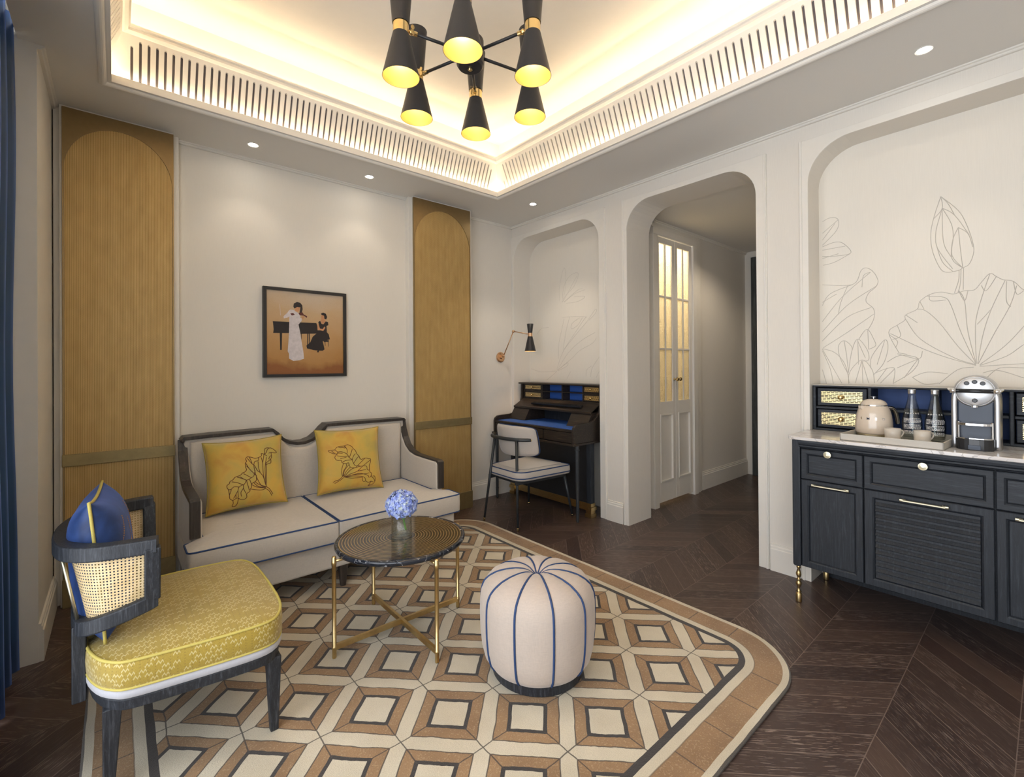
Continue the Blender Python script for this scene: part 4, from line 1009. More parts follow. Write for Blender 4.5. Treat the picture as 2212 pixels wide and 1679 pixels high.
for l, u_ in zip(f.loops, ((0, 0), (1, 0), (1, 1), (0, 1))): l[uvl].uv = u_
pic = [('print_black', [(340,690),(580,700),(1000,715),(1015,760),(1020,880),(750,885),(570,875),(345,875),(352,820),(345,730)]),
('print_black', [(440,870),(475,870),(468,1140),(445,1140)]), ('print_black', [(850,875),(862,875),(865,1090),(852,1090)]), ('print_black', [(875,875),(892,875),(892,1050),(880,1050)]), ('print_black', [(755,875),(768,875),(768,980),(760,960)]),
('print_black', [(1010,830),(1070,830),(1160,850),(1200,890),(1220,970),(1170,985),(1100,1000),(1120,1080),(1130,1130),(1100,1150),(1030,1150),(950,1140),(850,1115),(840,1070),(900,1020),(940,930),(1000,880)]),
('print_black', [(1020,1140),(1035,1140),(1040,1175),(1005,1175)]),
('print_skin', [(1065,680),(1085,650),(1130,650),(1150,690),(1100,745)]),
('print_black', [(1030,700),(1060,680),(1085,730),(1115,735),(1150,690),(1190,700),(1195,750),(1165,760),(1170,850),(1150,860),(1070,830),(1050,780)]),
('print_skin', [(1015,720),(1040,740),(1045,800),(1100,810),(1130,770),(1145,790),(1110,840),(1020,820)]),
('print_skin', [(1075,600),(1120,575),(1135,640),(1100,668),(1078,650)]),
('print_black', [(1070,570),(1110,550),(1155,570),(1175,620),(1160,660),(1130,650),(1125,600),(1090,590)]),
('print_black', [(1110,985),(1200,985),(1200,1010),(1120,1015)]), ('print_black', [(1130,1005),(1142,1005),(1145,1075),(1138,1075)]), ('print_black', [(1185,1005),(1195,1005),(1198,1085),(1192,1085)]),
('print_white', [(585,600),(600,570),(700,570),(750,610),(745,680),(720,740),(745,860),(765,1000),(790,1150),(803,1275),(740,1300),(640,1312),(575,1275),(575,1200),(555,1160),(575,900),(580,760)]),
('print_white', [(600,505),(660,515),(690,570),(620,585),(560,630),(500,645),(497,610),(550,560),(580,515)]),
('print_white', [(640,520),(700,545),(750,600),(745,650),(600,650),(590,580)]),
('print_skin', [(770,640),(795,590),(815,600),(800,640),(775,660)]), ('print_white', [(745,640),(770,640),(770,680),(725,735),(700,700)]),
('print_skin', [(665,470),(745,465),(735,520),(700,545),(670,520)]),
('print_black', [(650,410),(700,385),(750,400),(780,440),(785,500),(770,560),(735,560),(750,470),(700,465),(660,490),(643,460)]),
('print_wine', [(720,560),(780,545),(800,580),(855,610),(850,635),(800,600),(740,595)]), ('print_wine', [(595,565),(640,560),(665,585),(620,600)]),
('print_white', [(440,420),(444,420),(455,600),(448,600)])]
mats_ = ['print_ground'] + sorted({m_ for m_, _ in pic})
def inv2(px, py):
    x0, y0, x1, y1, x2, y2, x3, y3 = 248, 192, 1445, 298, 1440, 1503, 248, 1525
    u = (px - 248) / 1195; top = y0 + (y1 - y0) * u; bot = y3 + (y2 - y3) * u; v = 1 - (py - top) / (bot - top)
    return u, v
for k_, (m_, pl) in enumerate(pic):
    f = bm.faces.new([bm.verts.new((ix0 + (ix1 - ix0) * u, FY - .0222 - .00003 * (k_ + 1), iz0 + (iz1 - iz0) * v)) for u, v in [inv2(*p_) for p_ in pl]]); f.material_index = mats_.index(m_)
obj('print', bm, mats_, fr)

# ------------------------------------------------------------------ desk
dk = thing('writing_desk', 'dark wooden writing desk with raised cubby hutch and blue leather top in the niche', 'desk', (2.9, 2.85, 0))
DY0, DY1 = 2.365, 3.345
side = [(2.632, .600), (2.632, .705), (2.642, .728), (2.668, .745), (2.72, .750), (2.82, .752), (2.875, .765), (2.92, .795), (2.952, .840), (2.968, .900), (2.972, 1.030), (3.105, 1.030), (3.105, .600)]
for y_ in (DY0, DY1 - .022):
    bm = B(); prism(bm, side, 'y', y_, y_ + .022); obj('side_panel', bm, 'desk_oak', dk, bevel=.003)
bm = B(); box(bm, (2.95, DY0 - .012, 1.030), (3.115, DY1 + .012, 1.044)); obj('top_board', bm, 'desk_oak', dk, bevel=.004)
bm = B(); box(bm, (2.638, DY0 + .022, .688), (3.10, DY1 - .022, .706)); box(bm, (2.62, DY0 - .01, .586), (3.105, DY1 + .01, .602)); box(bm, (3.085, DY0 + .02, .60), (3.10, DY1 - .02, 1.03)); obj('desktop', bm, 'desk_oak', dk, bevel=.003)
bm = B(); box(bm, (2.665, DY0 + .035, .7055), (3.06, DY1 - .035, .7085)); obj('leather_inset', bm, 'blue_leather', dk, bevel=.001)
dw = (DY1 - DY0 - .044) / 3
for k_ in range(3):
    y0 = DY0 + .022 + k_ * dw + .005; bm = B(); box(bm, (2.636, y0, .606), (2.66, y0 + dw - .010, .684)); o_ = obj('drawer', bm, 'desk_oak', dk, bevel=.003)
    bm = B(); box(bm, (2.66, y0 + .01, .61), (3.0, y0 + dw - .02, .68)); obj('drawer_box', bm, 'desk_oak', o_)
# hutch
HX = 2.985
bm = B()
for y_ in (DY0 + .022, 2.575, 2.815, 3.065, DY1 - .034): box(bm, (HX, y_ - .006, .895), (3.09, y_ + .006, 1.03))
box(bm, (HX - .004, DY0 + .022, .888), (3.09, DY1 - .022, .898)); box(bm, (HX + .002, 2.575, .962), (3.089, 3.065, .970))
for y0, y1 in ((DY0 + .028, 2.569), (3.071, DY1 - .04)): box(bm, (HX + .002, y0, .960), (3.089, y1, .970))
obj('hutch', bm, 'desk_oak', dk, bevel=.0015)
bm = B(); box(bm, (3.082, 2.58, .898), (3.086, 3.06, 1.03)); obj('blue_lining', bm, 'blue_leather', dk)
def small_drawer(parent, x_, y0, y1, z0, z1, mat='desk_oak', knob=.009, kmat='brass_bright', depth=.09):
    b2 = B(); box(b2, (x_, y0, z0), (x_ + depth, y1, z1)); o_ = obj('drawer', b2, mat, parent, bevel=.002)
    m_ = .016 if (z1 - z0) > .07 else .010
    b2 = B(); box(b2, (x_ - .003, y0 + m_ * 1.1, z0 + m_), (x_ + .002, y1 - m_ * 1.1, z1 - m_)); obj('inlay', b2, 'basket_inlay', o_)
    b2 = B(); MM = Matrix.Translation((x_ - .003, (y0 + y1) / 2, (z0 + z1) / 2)) @ Matrix.Rotation(-pi / 2, 4, 'Y')
    lathe(b2, [(knob * .45, 0), (knob * .4, .010), (knob * .95, .014), (knob, .019), (knob * .8, .024), (knob * .3, .026)], seg=16, M4=MM); obj('knob', b2, kmat, o_, smooth=True)
for y0, y1 in ((DY0 + .030, 2.567), (3.073, DY1 - .042)):
    for z0, z1 in ((.900, .958), (.972, 1.028)): small_drawer(dk, HX + .002, y0, y1, z0, z1)
bm = B(); prism(bm, [(2.984, .893), (2.870, .830), (2.870, .822), (2.990, .886)], 'y', DY0 + .022, DY1 - .022); box(bm, (2.860, DY0 + .022, .812), (2.875, DY1 - .022, .830)); box(bm, (2.87, DY0 + .022, .812), (3.09, DY1 - .022, .822)); obj('sloped_lid', bm, 'desk_oak', dk, bevel=.002)
bm = B(); prism(bm, [(2.925, .868), (2.893, .850), (2.885, .858), (2.883, .866), (2.890, .866), (2.894, .860), (2.920, .875)], 'y', 2.52, 3.11); obj('book_ledge', bm, 'black_gloss', dk)
for y0, y1 in ((DY0 + .022, DY0 + .235), (DY1 - .235, DY1 - .022)):
    bm = B(); prism(bm, [(2.870, .812), (2.805, .709), (3.08, .709), (3.08, .812)], 'y', y0, y1); obj('slant_box', bm, 'desk_oak', dk, bevel=.002)
bm = B(); box(bm, (3.06, DY0 + .235, .709), (3.075, DY1 - .235, .812)); obj('back_board', bm, 'dark_oak', dk)
for (x_, y_) in ((2.682, DY0 - .003 + .012), (2.650, DY1 - .028)):
    bm = B(); lathe(bm, [(.009, 0), (.0115, .01), (.0125, .082), (.0145, .084), (.0145, .090), (.0125, .092), (.0155, .548), (.019, .550), (.019, .556), (.0155, .558), (.0155, .588)], (x_, y_, 0), 20); obj('leg', bm, 'chair_metal', dk, smooth=False)
for y_ in (DY0 + .005, DY1 - .05):
    bm = B(); box(bm, (2.835, y_, .11), (2.88, y_ + .045, .588)); o_ = obj('rear_post', bm, 'dark_oak', dk, bevel=.002)
    bm = B()
    for k_, e in enumerate((.010, .004, .012, .004)): box(bm, (2.835 - e, y_ - e, .0 + k_ * .028), (2.88 + e, y_ + .045 + e, .027 + k_ * .028))
    obj('stepped_foot', bm, 'brass', o_, bevel=.001)
bm = B(); box(bm, (2.872, DY0 + .05, .098), (2.884, DY1 - .05, .588)); obj('modesty_panel', bm, 'black_metal', dk)
bm = B(); box(bm, (2.864, DY0 + .05, .040), (2.884, DY1 - .05, .070)); box(bm, (2.862, DY0 + .05, .071), (2.884, DY1 - .05, .098)); obj('brass_rail', bm, 'brass', dk, bevel=.001)

# ------------------------------------------------------------------ desk chair
dc = thing('desk_chair', 'desk chair with beige padded seat, navy piping and slim dark legs', 'chair', (2.46, 2.72, 0))
sol = ccw(rpoly([(2.215, 2.515), (2.735, 2.480), (2.715, 2.965), (2.235, 2.930)], [.10, .04, .04, .10], 8))
sol = [(x_, y_) for x_, y_ in sol]
bm = B(); cushion(bm, sol, .352, .420, .018, .012); se = obj('seat', bm, 'chair_fabric', dc, smooth=True)
bm = B(); cx2 = sum(p_[0] for p_ in sol) / len(sol); cy2 = sum(p_[1] for p_ in sol) / len(sol)
rr_ = [[(cx2 + (x_ - cx2) * s_ , cy2 + (y_ - cy2) * s_, .4215 + .018 * (1 - s_ ** 2.4) + .002) for x_, y_ in sol] for s_ in (.80, .78, .6, .35, .12)]
stack(bm, rr_); obj('seat_centre', bm, 'chair_fabric_light', se, smooth=True)
bm = B()
for z_, i_ in ((.4185, .004), (.372, -.001)): tube(bm, [(x_, y_, z_) for x_, y_ in offs(sol, i_)], .0042, 6, True)
obj('piping', bm, 'navy_piping', se, smooth=True)
bm = B(); stack(bm, [[(x_, y_, .327) for x_, y_ in offs(sol, .035)], [(x_, y_, .353) for x_, y_ in offs(sol, .028)]]); box(bm, (2.222, 2.555, .325), (2.30, 2.575, .352)); box(bm, (2.222, 2.87, .325), (2.30, 2.89, .352)); obj('seat_frame', bm, 'chair_metal', dc, bevel=.002)
def leg(name, pts, r, parent):
    b2 = B(); tube(b2, [Vector(pts[0]).lerp(Vector(pts[-1]), .02)] + [Vector(p_) for p_ in pts[1:]], r, 14); o_ = obj(name, b2, 'chair_metal', parent, smooth=True)
    b2 = B(); a, c = Vector(pts[0]), Vector(pts[0]).lerp(Vector(pts[1]), .035 if pts[1][2] > .5 else .06); tube(b2, [a, c], [r[0] * .75, r[0] * 1.08], 14); obj('brass_tip', b2, 'brass', o_, smooth=True)
leg('leg', [(2.212, 2.533, 0), (2.272, 2.610, .640)], [.0085, .012], dc)
leg('leg', [(2.176, 2.890, 0), (2.262, 2.858, .640)], [.0085, .012], dc)
leg('leg', [(2.760, 2.497, 0), (2.700, 2.530, .340)], [.0080, .0125], dc)
leg('leg', [(2.722, 2.972, 0), (2.675, 2.915, .340)], [.0080, .0125], dc)
bm = B(); bp_ = smoothline([(2.328, 2.955, .648), (2.285, 2.920, .648), (2.258, 2.850, .648), (2.250, 2.735, .648), (2.272, 2.610, .648), (2.318, 2.552, .648), (2.345, 2.533, .648)], 6); tube(bm, bp_, .0135, 14); bar = obj('back_bar', bm, 'chair_metal', dc, smooth=True)
for a, c in ((bp_[0], bp_[1]), (bp_[-1], bp_[-2])):
    bm = B(); d = (a - c).normalized(); tube(bm, [a, a + d * .003, a + d * .007], [.0142, .0142, .008], 14); obj('brass_cap', bm, 'brass_bright', bar, smooth=True)
# curved padded back
bm = B(); nU, nV = 20, 10; G = {}
def bk(u, v, s_):
    y_ = 2.722 + .222 * u * (1 - .04 * v * v); z_ = .632 + .118 * v * (1 - .04 * u * u) - .008 * v * u * u
    e = max(0, 1 - abs(u) ** 6) ** .4 * max(0, 1 - abs(v) ** 6) ** .4
    x_ = 2.290 + .095 * abs(u) ** 2.0 + .025 * v * 0 + s_ * .024 * e + .010 * (1 - v) * .0
    x_ += -.02 * v
    return (x_, y_, z_)
for s_ in (1, -1):
    for i in range(nU + 1):
        for j in range(nV + 1):
            u, v = -math.cos(pi * i / nU), -math.cos(pi * j / nV); ed_ = i in (0, nU) or j in (0, nV); k_ = (i, j, 0 if ed_ else s_)
            # round the four corners
            if k_ not in G:
                uu, vv = u, v
                if abs(u) > .82 and abs(v) > .7:
                    du, dv = (abs(u) - .82) / .18, (abs(v) - .7) / .3; L_ = math.hypot(du, dv)
                    if L_ > 1: uu = math.copysign(.82 + .18 * du / L_, u); vv = math.copysign(.7 + .3 * dv / L_, v)
                G[k_] = bm.verts.new(bk(uu, vv, s_ if not ed_ else 0))
for s_ in (1, -1):
    for i in range(nU):
        for j in range(nV): 
            try: bm.faces.new([G[(a, c, 0 if (a in (0, nU) or c in (0, nV)) else s_)] for a, c in ((i, j), (i + 1, j), (i + 1, j + 1), (i, j + 1))])
            except ValueError: pass
bpad = obj('backrest', bm, 'chair_fabric', dc, smooth=True)
bm = B(); ed_ = [(i, 0) for i in range(nU)] + [(nU, j) for j in range(nV)] + [(nU - i, nV) for i in range(nU)] + [(0, nV - j) for j in range(nV)]
pts = []
for i, j in ed_:
    u, v = -math.cos(pi * i / nU), -math.cos(pi * j / nV)
    if abs(u) > .82 and abs(v) > .7:
        du, dv = (abs(u) - .82) / .18, (abs(v) - .7) / .3; L_ = math.hypot(du, dv)
        if L_ > 1: u = math.copysign(.82 + .18 * du / L_, u); v = math.copysign(.7 + .3 * dv / L_, v)
    q_ = bk(u, v, 0); pts.append((q_[0] + .014, q_[1], q_[2]))
tube(bm, pts, .0035, 6, True); obj('piping', bm, 'navy_piping', bpad, smooth=True)

# ------------------------------------------------------------------ wall lamp
wl_ = thing('wall_lamp', 'brass swing-arm wall lamp with a black hourglass shade over the desk', 'wall lamp', (2.762, YA, 1.285))
bm = B(); MM = Matrix.Translation((2.762, YA, 1.285)) @ Matrix.Rotation(pi / 2, 4, 'X'); lathe(bm, [(.048, 0), (.050, .004), (.048, .012), (.040, .015), (.016, .016), (.014, .030)], seg=32, M4=MM); obj('wall_plate', bm, 'brass_copper', wl_, smooth=False, bevel=.001)
A0, A1, A2 = Vector((2.775, 3.365, 1.295)), Vector((2.800, 3.250, 1.522)), Vector((2.862, 3.112, 1.492))
bm = B(); rod(bm, A0, A1, .0048, seg=10); bmesh.ops.create_uvsphere(bm, u_segments=12, v_segments=8, radius=.011, matrix=Matrix.Translation(A0)); obj('lower_arm', bm, 'brass_copper', wl_, smooth=True)
bm = B(); rod(bm, A1, A2, .0048, seg=10); bmesh.ops.create_uvsphere(bm, u_segments=12, v_segments=8, radius=.014, matrix=Matrix.Translation(A1)); obj('upper_arm', bm, 'brass_copper', wl_, smooth=True)
hc = (2.873, 3.10, 1.335)
bm = B(); lathe(bm, [(.052, 0), (.022, .135)], hc, 32, cap=False); lathe(bm, [(.0505, .0), (.0205, .135)], hc, 32, cap=False, mi=1); lathe(bm, [(.052, 0), (.0505, 0)], hc, 32, cap=False); obj('lower_shade', bm, ['black_metal', 'gold_inside'], wl_, smooth=True)
bm = B(); lathe(bm, [(.0195, .163), (.030, .250), (.0290, .250), (.0185, .165)], hc, 32, cap=False); obj('upper_shade', bm, 'black_metal', wl_, smooth=True)
bm = B(); lathe(bm, [(.0215, .132), (.0200, .166)], hc, 32); obj('neck_band', bm, 'brass_copper', wl_, smooth=False)

# ------------------------------------------------------------------ drinks cabinet
CXF = 2.602
cb = thing('cabinet', 'dark blue-black oak cabinet with panelled doors, a louvred centre door and brass legs', 'cabinet', (2.85, .36, 0))
bm = B(); box(bm, (CXF + .018, -.135, .19), (3.075, .852, .80)); obj('body', bm, 'dark_oak_y', cb, bevel=.002)
for y0, y1 in ((.826, .862), (-.144, -.108)):
    bm = B(); pl = rpoly([(y0, .186), (y1, .186), (y1, .822), (y0, .822)], [.012, .012, 0, 0], 3)
    prism(bm, pl, 'x', CXF - .006, CXF + .035); o_ = obj('corner_post', bm, 'dark_oak', cb, bevel=.004)
def turned(x_, y_):
    b2 = B(); lathe(b2, [(.0125, 0), (.0135, .004), (.0135, .042), (.011, .046), (.006, .048), (.013, .053), (.007, .058), (.0055, .072), (.012, .085), (.0135, .093), (.011, .101), (.005, .108), (.0125, .113), (.005, .118), (.0105, .130), (.0125, .140), (.010, .150), (.005, .166), (.010, .172), (.006, .188)], (x_, y_, 0), 20)
    return obj('leg', b2, 'brass', cb, smooth=True)
bm = B(); box(bm, (3.05, -.135, 0), (3.07, .852, .19)); obj('added_dark_board', bm, 'dark_oak', cb)  # dark board added to cover the pale niche wall below the cabinet
for x_, y_ in ((2.622, .845), (2.622, -.125), (3.00, .83), (3.00, -.11)): turned(x_, y_)
bm = B(); sweep(bm, [(CXF, -.11, .782), (CXF, .83, .782)], [(0, 0), (.0, .0), (-.003, .004), (-.010, .008), (-.010, .014), (-.016, .020), (-.018, .030), (-.018, .040), (.02, .040), (.02, 0)]); obj('cornice', bm, 'dark_oak_y', cb)
def panel(name, y0, y1, z0, z1, bor=.040, louvre=0):
    b2 = B(); x_ = CXF
    # mitred frame with a sloping inner bead
    def rc(ins, xx): return [(xx, y0 + ins, z0 + ins), (xx, y1 - ins, z0 + ins), (xx, y1 - ins, z1 - ins), (xx, y0 + ins, z1 - ins)]
    rs = [rc(0, x_ + .02), rc(0, x_ + .003), rc(.003, x_), rc(bor - .010, x_), rc(bor - .004, x_ + .004), rc(bor, x_ + .012)]
    R = [ring(b2, r_) for r_ in rs]
    for i in range(len(R) - 1): bridge(b2, R[i], R[i + 1])
    b2.faces.new(R[-1])
    if louvre:
        ph = (z1 - z0 - 2 * bor) / louvre
        for k_ in range(louvre):
            zz = z0 + bor + k_ * ph
            prism(b2, [(x_ + .012, zz + ph * .98), (x_ + .0115, zz + ph * .6), (x_ + .001, zz + ph * .12), (x_ + .002, zz + .001), (x_ + .012, zz + .001)], 'y', y0 + bor, y1 - bor)
    return obj(name, b2, 'dark_oak_y' if name == 'drawer' else 'dark_oak', cb)
def dknob(o_, y_, z_, r=.017):
    b2 = B(); MM = Matrix.Translation((CXF, y_, z_)) @ Matrix.Rotation(-pi / 2, 4, 'Y'); lathe(b2, [(r * .4, 0), (r * .35, .010), (r * .9, .013), (r, .017), (r * .92, .021), (r * .72, .0215), (r * .66, .0195), (r * .3, .0205)], seg=24, M4=MM); obj('knob', b2, 'brass_pale', o_, smooth=False)
def pull(o_, y0, y1, z_):
    b2 = B(); x_ = CXF
    tube(b2, [(x_ - .018, y0, z_), (x_ - .018, y1, z_)], .0045, 6)
    for yy, s_ in ((y0 + .006, -1), (y1 - .006, 1)):
        tube(b2, [(x_, yy + s_ * .006, z_), (x_ - .018, yy + s_ * .006, z_)], .005, 8); tube(b2, [(x_ - .013, yy - s_ * .004 , z_), (x_ - .013, yy + s_ * .016, z_)], .0068, 8)
    obj('handle', b2, 'brass_pale', o_, smooth=False)
cols = [(.572, .824), (.153, .568), (-.106, .149)]
for k_, (y0, y1) in enumerate(cols):
    o_ = panel('drawer', y0, y1, .629, .778, .032); dknob(o_, (y0 + y1) / 2 + (.008 if k_ == 0 else 0), .768 if 0 else .764)
    o_ = panel('door', y0, y1, .192, .625, .036 if k_ != 1 else .040, 13 if k_ == 1 else 0)
    m_ = (y0 + y1) / 2; hw = .066 if k_ != 1 else .068; pull(o_, m_ - hw, m_ + hw, .606)
wt = obj('worktop', prism(B(), ccw(rpoly([(2.578, -.17), (3.083, -.17), (3.083, .868), (2.905, .868), (2.905, .885), (2.578, .885)], [0, 0, 0, 0, 0, .045], 6)), 'z', .8225, .8385), 'grey_marble', bevel=.003, seg=3)
at_origin(wt, (2.83, .36, .8225)); tag(wt, 'pale grey veined marble worktop with a rounded corner on the dark cabinet', 'worktop')
WZ = .8385
ht = thing('shelf_unit', 'low dark wooden hutch of drawers and cubbies standing on the marble worktop', 'shelf unit', (3.0, .36, WZ))
hx, hz0, hz1 = 2.93, WZ, 1.083; ys = [(.866, .852), (.620, .605), (.370, .356), (.125, .110), (-.134, -.148)]
bm = B()
for a, c in ys: box(bm, (hx, c, hz0), (3.078, a, hz1))
box(bm, (hx - .001, -.1485, hz1 - .010), (3.0775, .8665, hz1 + .0005)); box(bm, (hx + .001, -.1475, hz0), (3.0775, .8655, hz0 + .012))
for (a, c), (d_, e_) in zip(ys, ys[1:]): box(bm, (hx + .002, d_, .956), (3.077, c, .970))
obj('carcass', bm, 'dark_oak_y', ht, bevel=.004)
bm = B(); box(bm, (3.070, -.13, WZ + .01), (3.074, .85, 1.075)); obj('blue_lining', bm, 'blue_lining', ht)
bm = B(); box(bm, (hx - .0, -.150, hz1), (3.08, .868, hz1 + .0035)); obj('top_edge', bm, 'tray_leather', ht)
for y0, y1 in ((.626, .846), (-.128, .104)):
    for z0, z1 in ((.856, .952), (.974, 1.068)): small_drawer(ht, hx + .012, y0, y1, z0, z1, 'dark_oak_y', .0125, 'brass_bright', .12)

# things on the worktop ------------------------------------------------
tr = obj('tray', B(), 'tray_leather')
MT = Matrix.Translation((2.762, .470, WZ)) @ Matrix.Rotation(math.radians(-3.2), 4, 'Z')
bm = B(); W_, L_ = .160, .184; box(bm, (-W_, -L_, .0), (W_, L_, .005), mat=MT)
for a, c in (((-W_, -L_, 0), (-W_ + .006, L_, .032)), ((W_ - .006, -L_, 0), (W_, L_, .032)), ((-W_, -L_, 0), (W_, -L_ + .006, .032)), ((-W_, L_ - .006, 0), (W_, L_, .032))): box(bm, a, c, mat=MT)
bpy.data.objects.remove(tr); tr = obj('tray', bm, 'tray_leather', bevel=.001); at_origin(tr, (2.78, .47, WZ))
tag(tr, 'beige rectangular serving tray with low sides on the marble worktop', 'tray')
YZ = WZ + .005
KC = (2.846, .578, YZ); rv = Vector((.760, -.650, 0)); fv = Vector((-.70, -.714, 0))
kt = thing('kettle', 'cream rounded electric kettle with chrome handle standing in the tray', 'kettle', KC)
bm = B(); lathe(bm, [(.070, .014), (.0745, .020), (.0755, .035), (.074, .070), (.070, .105), (.062, .135), (.0545, .150), (.052, .152)], KC, 48); obj('body', bm, 'cream_enamel', kt, smooth=True)
bm = B(); lathe(bm, [(.053, .1515), (.054, .1545), (.052, .162), (.044, .172), (.028, .180), (.010, .183)], KC, 48); ld = obj('lid', bm, 'cream_enamel', kt, smooth=True)
bm = B(); lathe(bm, [(.003, .182), (.003, .190), (.014, .191), (.014, .1935), (.004, .195)], KC, 24); obj('lid_knob', bm, 'chrome', ld, smooth=False)
bm = B(); lathe(bm, [(.0545, .149), (.0552, .1515), (.0545, .154)], KC, 48, cap=False); obj('chrome_ring', bm, 'chrome', kt, smooth=True)
bm = B(); lathe(bm, [(.066, .004), (.070, .008), (.071, .014), (.066, .016)], KC, 48)
for a in range(4):
    an = a * pi / 2 + .6; lathe(bm, [(.010, 0), (.012, .006)], (KC[0] + .058 * math.cos(an), KC[1] + .058 * math.sin(an), KC[2]), 12)
obj('base', bm, 'brass_pale', kt, smooth=False)
def kp(a, r_, z_): return Vector((KC[0], KC[1], KC[2] + z_)) + rv * (r_ * math.cos(a)) + Vector((-rv.y, rv.x, 0)) * (r_ * math.sin(a))
bm = B(); tube(bm, smoothline([kp(0, .055, .136), kp(0, .085, .137), kp(0, .102, .128), kp(0, .113, .100), kp(0, .120, .058)], 6), [.010] * 24 + [.0095], 12); obj('handle', bm, 'chrome', kt, smooth=True)
bm = B(); c0 = kp(pi, .058, .140); stack(bm, [[kp(pi + .25, .056, .120), kp(pi - .25, .056, .120), kp(pi - .25, .054, .149), kp(pi + .25, .054, .149)], [kp(pi + .1, .070, .138), kp(pi - .1, .070, .138), kp(pi - .1, .071, .149), kp(pi + .1, .071, .149)]]); obj('spout', bm, 'cream_enamel', kt)
def letters(text, place, size, mat, parent, name='letter', depth=.0012):
    for i, ch in enumerate(text):
        bm = B()
        cu = bpy.data.curves.new('t', 'FONT'); cu.body = ch; cu.size = size; cu.align_x = 'CENTER'; cu.align_y = 'CENTER'; cu.extrude = depth; cu.offset = size * .02
        to = bpy.data.objects.new('t', cu); COL.objects.link(to); bpy.context.view_layer.update()
        me = bpy.data.meshes.new_from_object(to.evaluated_get(bpy.context.evaluated_depsgraph_get())); me.transform(place(i)); bm.from_mesh(me)
        bpy.data.objects.remove(to); bpy.data.curves.remove(cu); bpy.data.meshes.remove(me)
        obj(name, bm, mat, parent)
def on_cyl(C_, rad, ang, z_, tilt=0):      # glyph frame tangent to a cylinder at world angle ang
    n_ = Vector((math.cos(ang), math.sin(ang), 0)); x_ = Vector((-math.sin(ang), math.cos(ang), 0)); p_ = Vector(C_) + n_ * rad + Vector((0, 0, z_))
    return Matrix(((x_.x, 0, n_.x, p_.x), (x_.y, 0, n_.y, p_.y), (0, 1, 0, p_.z), (0, 0, 0, 1)))
aK = math.atan2(-KC[1], -KC[0])      # towards the viewer side of the room
letters('SMEG', lambda i: on_cyl(KC, .0712, aK - .10 + (i - 1.5) * .42, .089), .016, 'chrome', kt)

def cup(loc, label):
    c_ = thing('cup', label, 'cup', loc, 'espresso cups in the tray')
    b2 = B(); lathe(b2, [(.026, .004), (.0285, .006), (.0300, .030), (.0308, .055), (.0292, .055), (.0275, .012), (.020, .010)], loc, 32); obj('bowl', b2, 'porcelain_band', c_, smooth=True)
    b2 = B(); o_ = Vector(loc); tube(b2, smoothline([o_ + rv * .029 + Vector((0, 0, .044)), o_ + rv * .043 + Vector((0, 0, .045)), o_ + rv * .050 + Vector((0, 0, .036)), o_ + rv * .044 + Vector((0, 0, .022)), o_ + rv * .029 + Vector((0, 0, .012))], 5), .0032, 8); obj('handle', b2, 'porcelain', c_, smooth=True)
    return c_
def saucer(loc, label):
    b2 = B(); lathe(b2, [(.018, 0), (.026, .001), (.052, .0052), (.052, .0066), (.026, .0038), (.02, .0034)], loc, 36); o_ = obj('saucer', b2, 'porcelain', smooth=True); at_origin(o_, loc); tag(o_, label, 'saucer', 'saucers in the tray'); return o_
c1 = (2.742, .487, YZ); c2 = (2.735, .382, YZ)
saucer(c1, 'white saucer under the espresso cup in front of the kettle'); saucer(c2, 'white saucer under the espresso cup in front of the bottles')
cup((c1[0], c1[1], YZ + .0002), 'beige espresso cup on a saucer in front of the kettle'); cup((c2[0], c2[1], YZ + .0002), 'beige espresso cup on a saucer in front of the bottles')
def bottle(loc, label):
    b_ = thing('bottle', label, 'bottle', loc, 'glass water bottles in the tray')
    b2 = B(); lathe(b2, [(.030, 0), (.0355, .004), (.0375, .03), (.0385, .070), (.0375, .090), (.030, .128), (.0215, .165), (.0150, .200), (.0135, .218), (.0115, .218), (.0130, .200), (.0195, .165), (.0280, .128), (.0355, .090), (.0365, .070), (.0355, .03), (.033, .010)], loc, 36); obj('glass', b2, 'clear_glass', b_, smooth=True)
    b2 = B(); lathe(b2, [(.0325, .0105), (.0350, .03), (.0360, .070), (.0350, .090), (.0275, .128), (.0190, .165), (.0140, .188)], loc, 36); obj('water', b2, 'water', b_, smooth=True)
    b2 = B(); lathe(b2, [(.0145, .214), (.0150, .216), (.0150, .233), (.0135, .2345)], loc, 24); obj('cap', b2, 'silver', b_, smooth=False, bevel=.0008)
    an = math.atan2(-loc[1], -loc[0])
    letters('MODIRC', lambda i: on_cyl(loc, .0322, an + (i - 2.5) * .30, .123) @ Matrix.Rotation(math.radians(-12), 4, 'X'), .0080, 'printed_ink', b_, depth=.0002)
    b2 = B(); r2 = random.Random(3)
    for row in range(13):
        z_ = .098 - row * .0058; a = -.85
        if row in (4, 9): continue
        while a < .85:
            w2 = r2.uniform(.05, .16)
            rad = .0392 if z_ < .09 else .0385
            pts = [(loc[0] + rad * math.cos(an + a + t), loc[1] + rad * math.sin(an + a + t)) for t in (0, w2 / 2, w2)]
            A = ring(b2, [(x_, y_, loc[2] + z_) for x_, y_ in pts]); C = ring(b2, [(x_, y_, loc[2] + z_ + .0026) for x_, y_ in pts]); bridge(b2, A, C, closed=False); a += w2 + r2.uniform(.03, .07)
    obj('print', b2, 'printed_ink', b_)
    return b_
bottle((2.850, .434, YZ), 'clear glass water bottle next to the kettle'); bottle((2.842, .352, YZ), 'clear glass water bottle nearer the coffee machine')

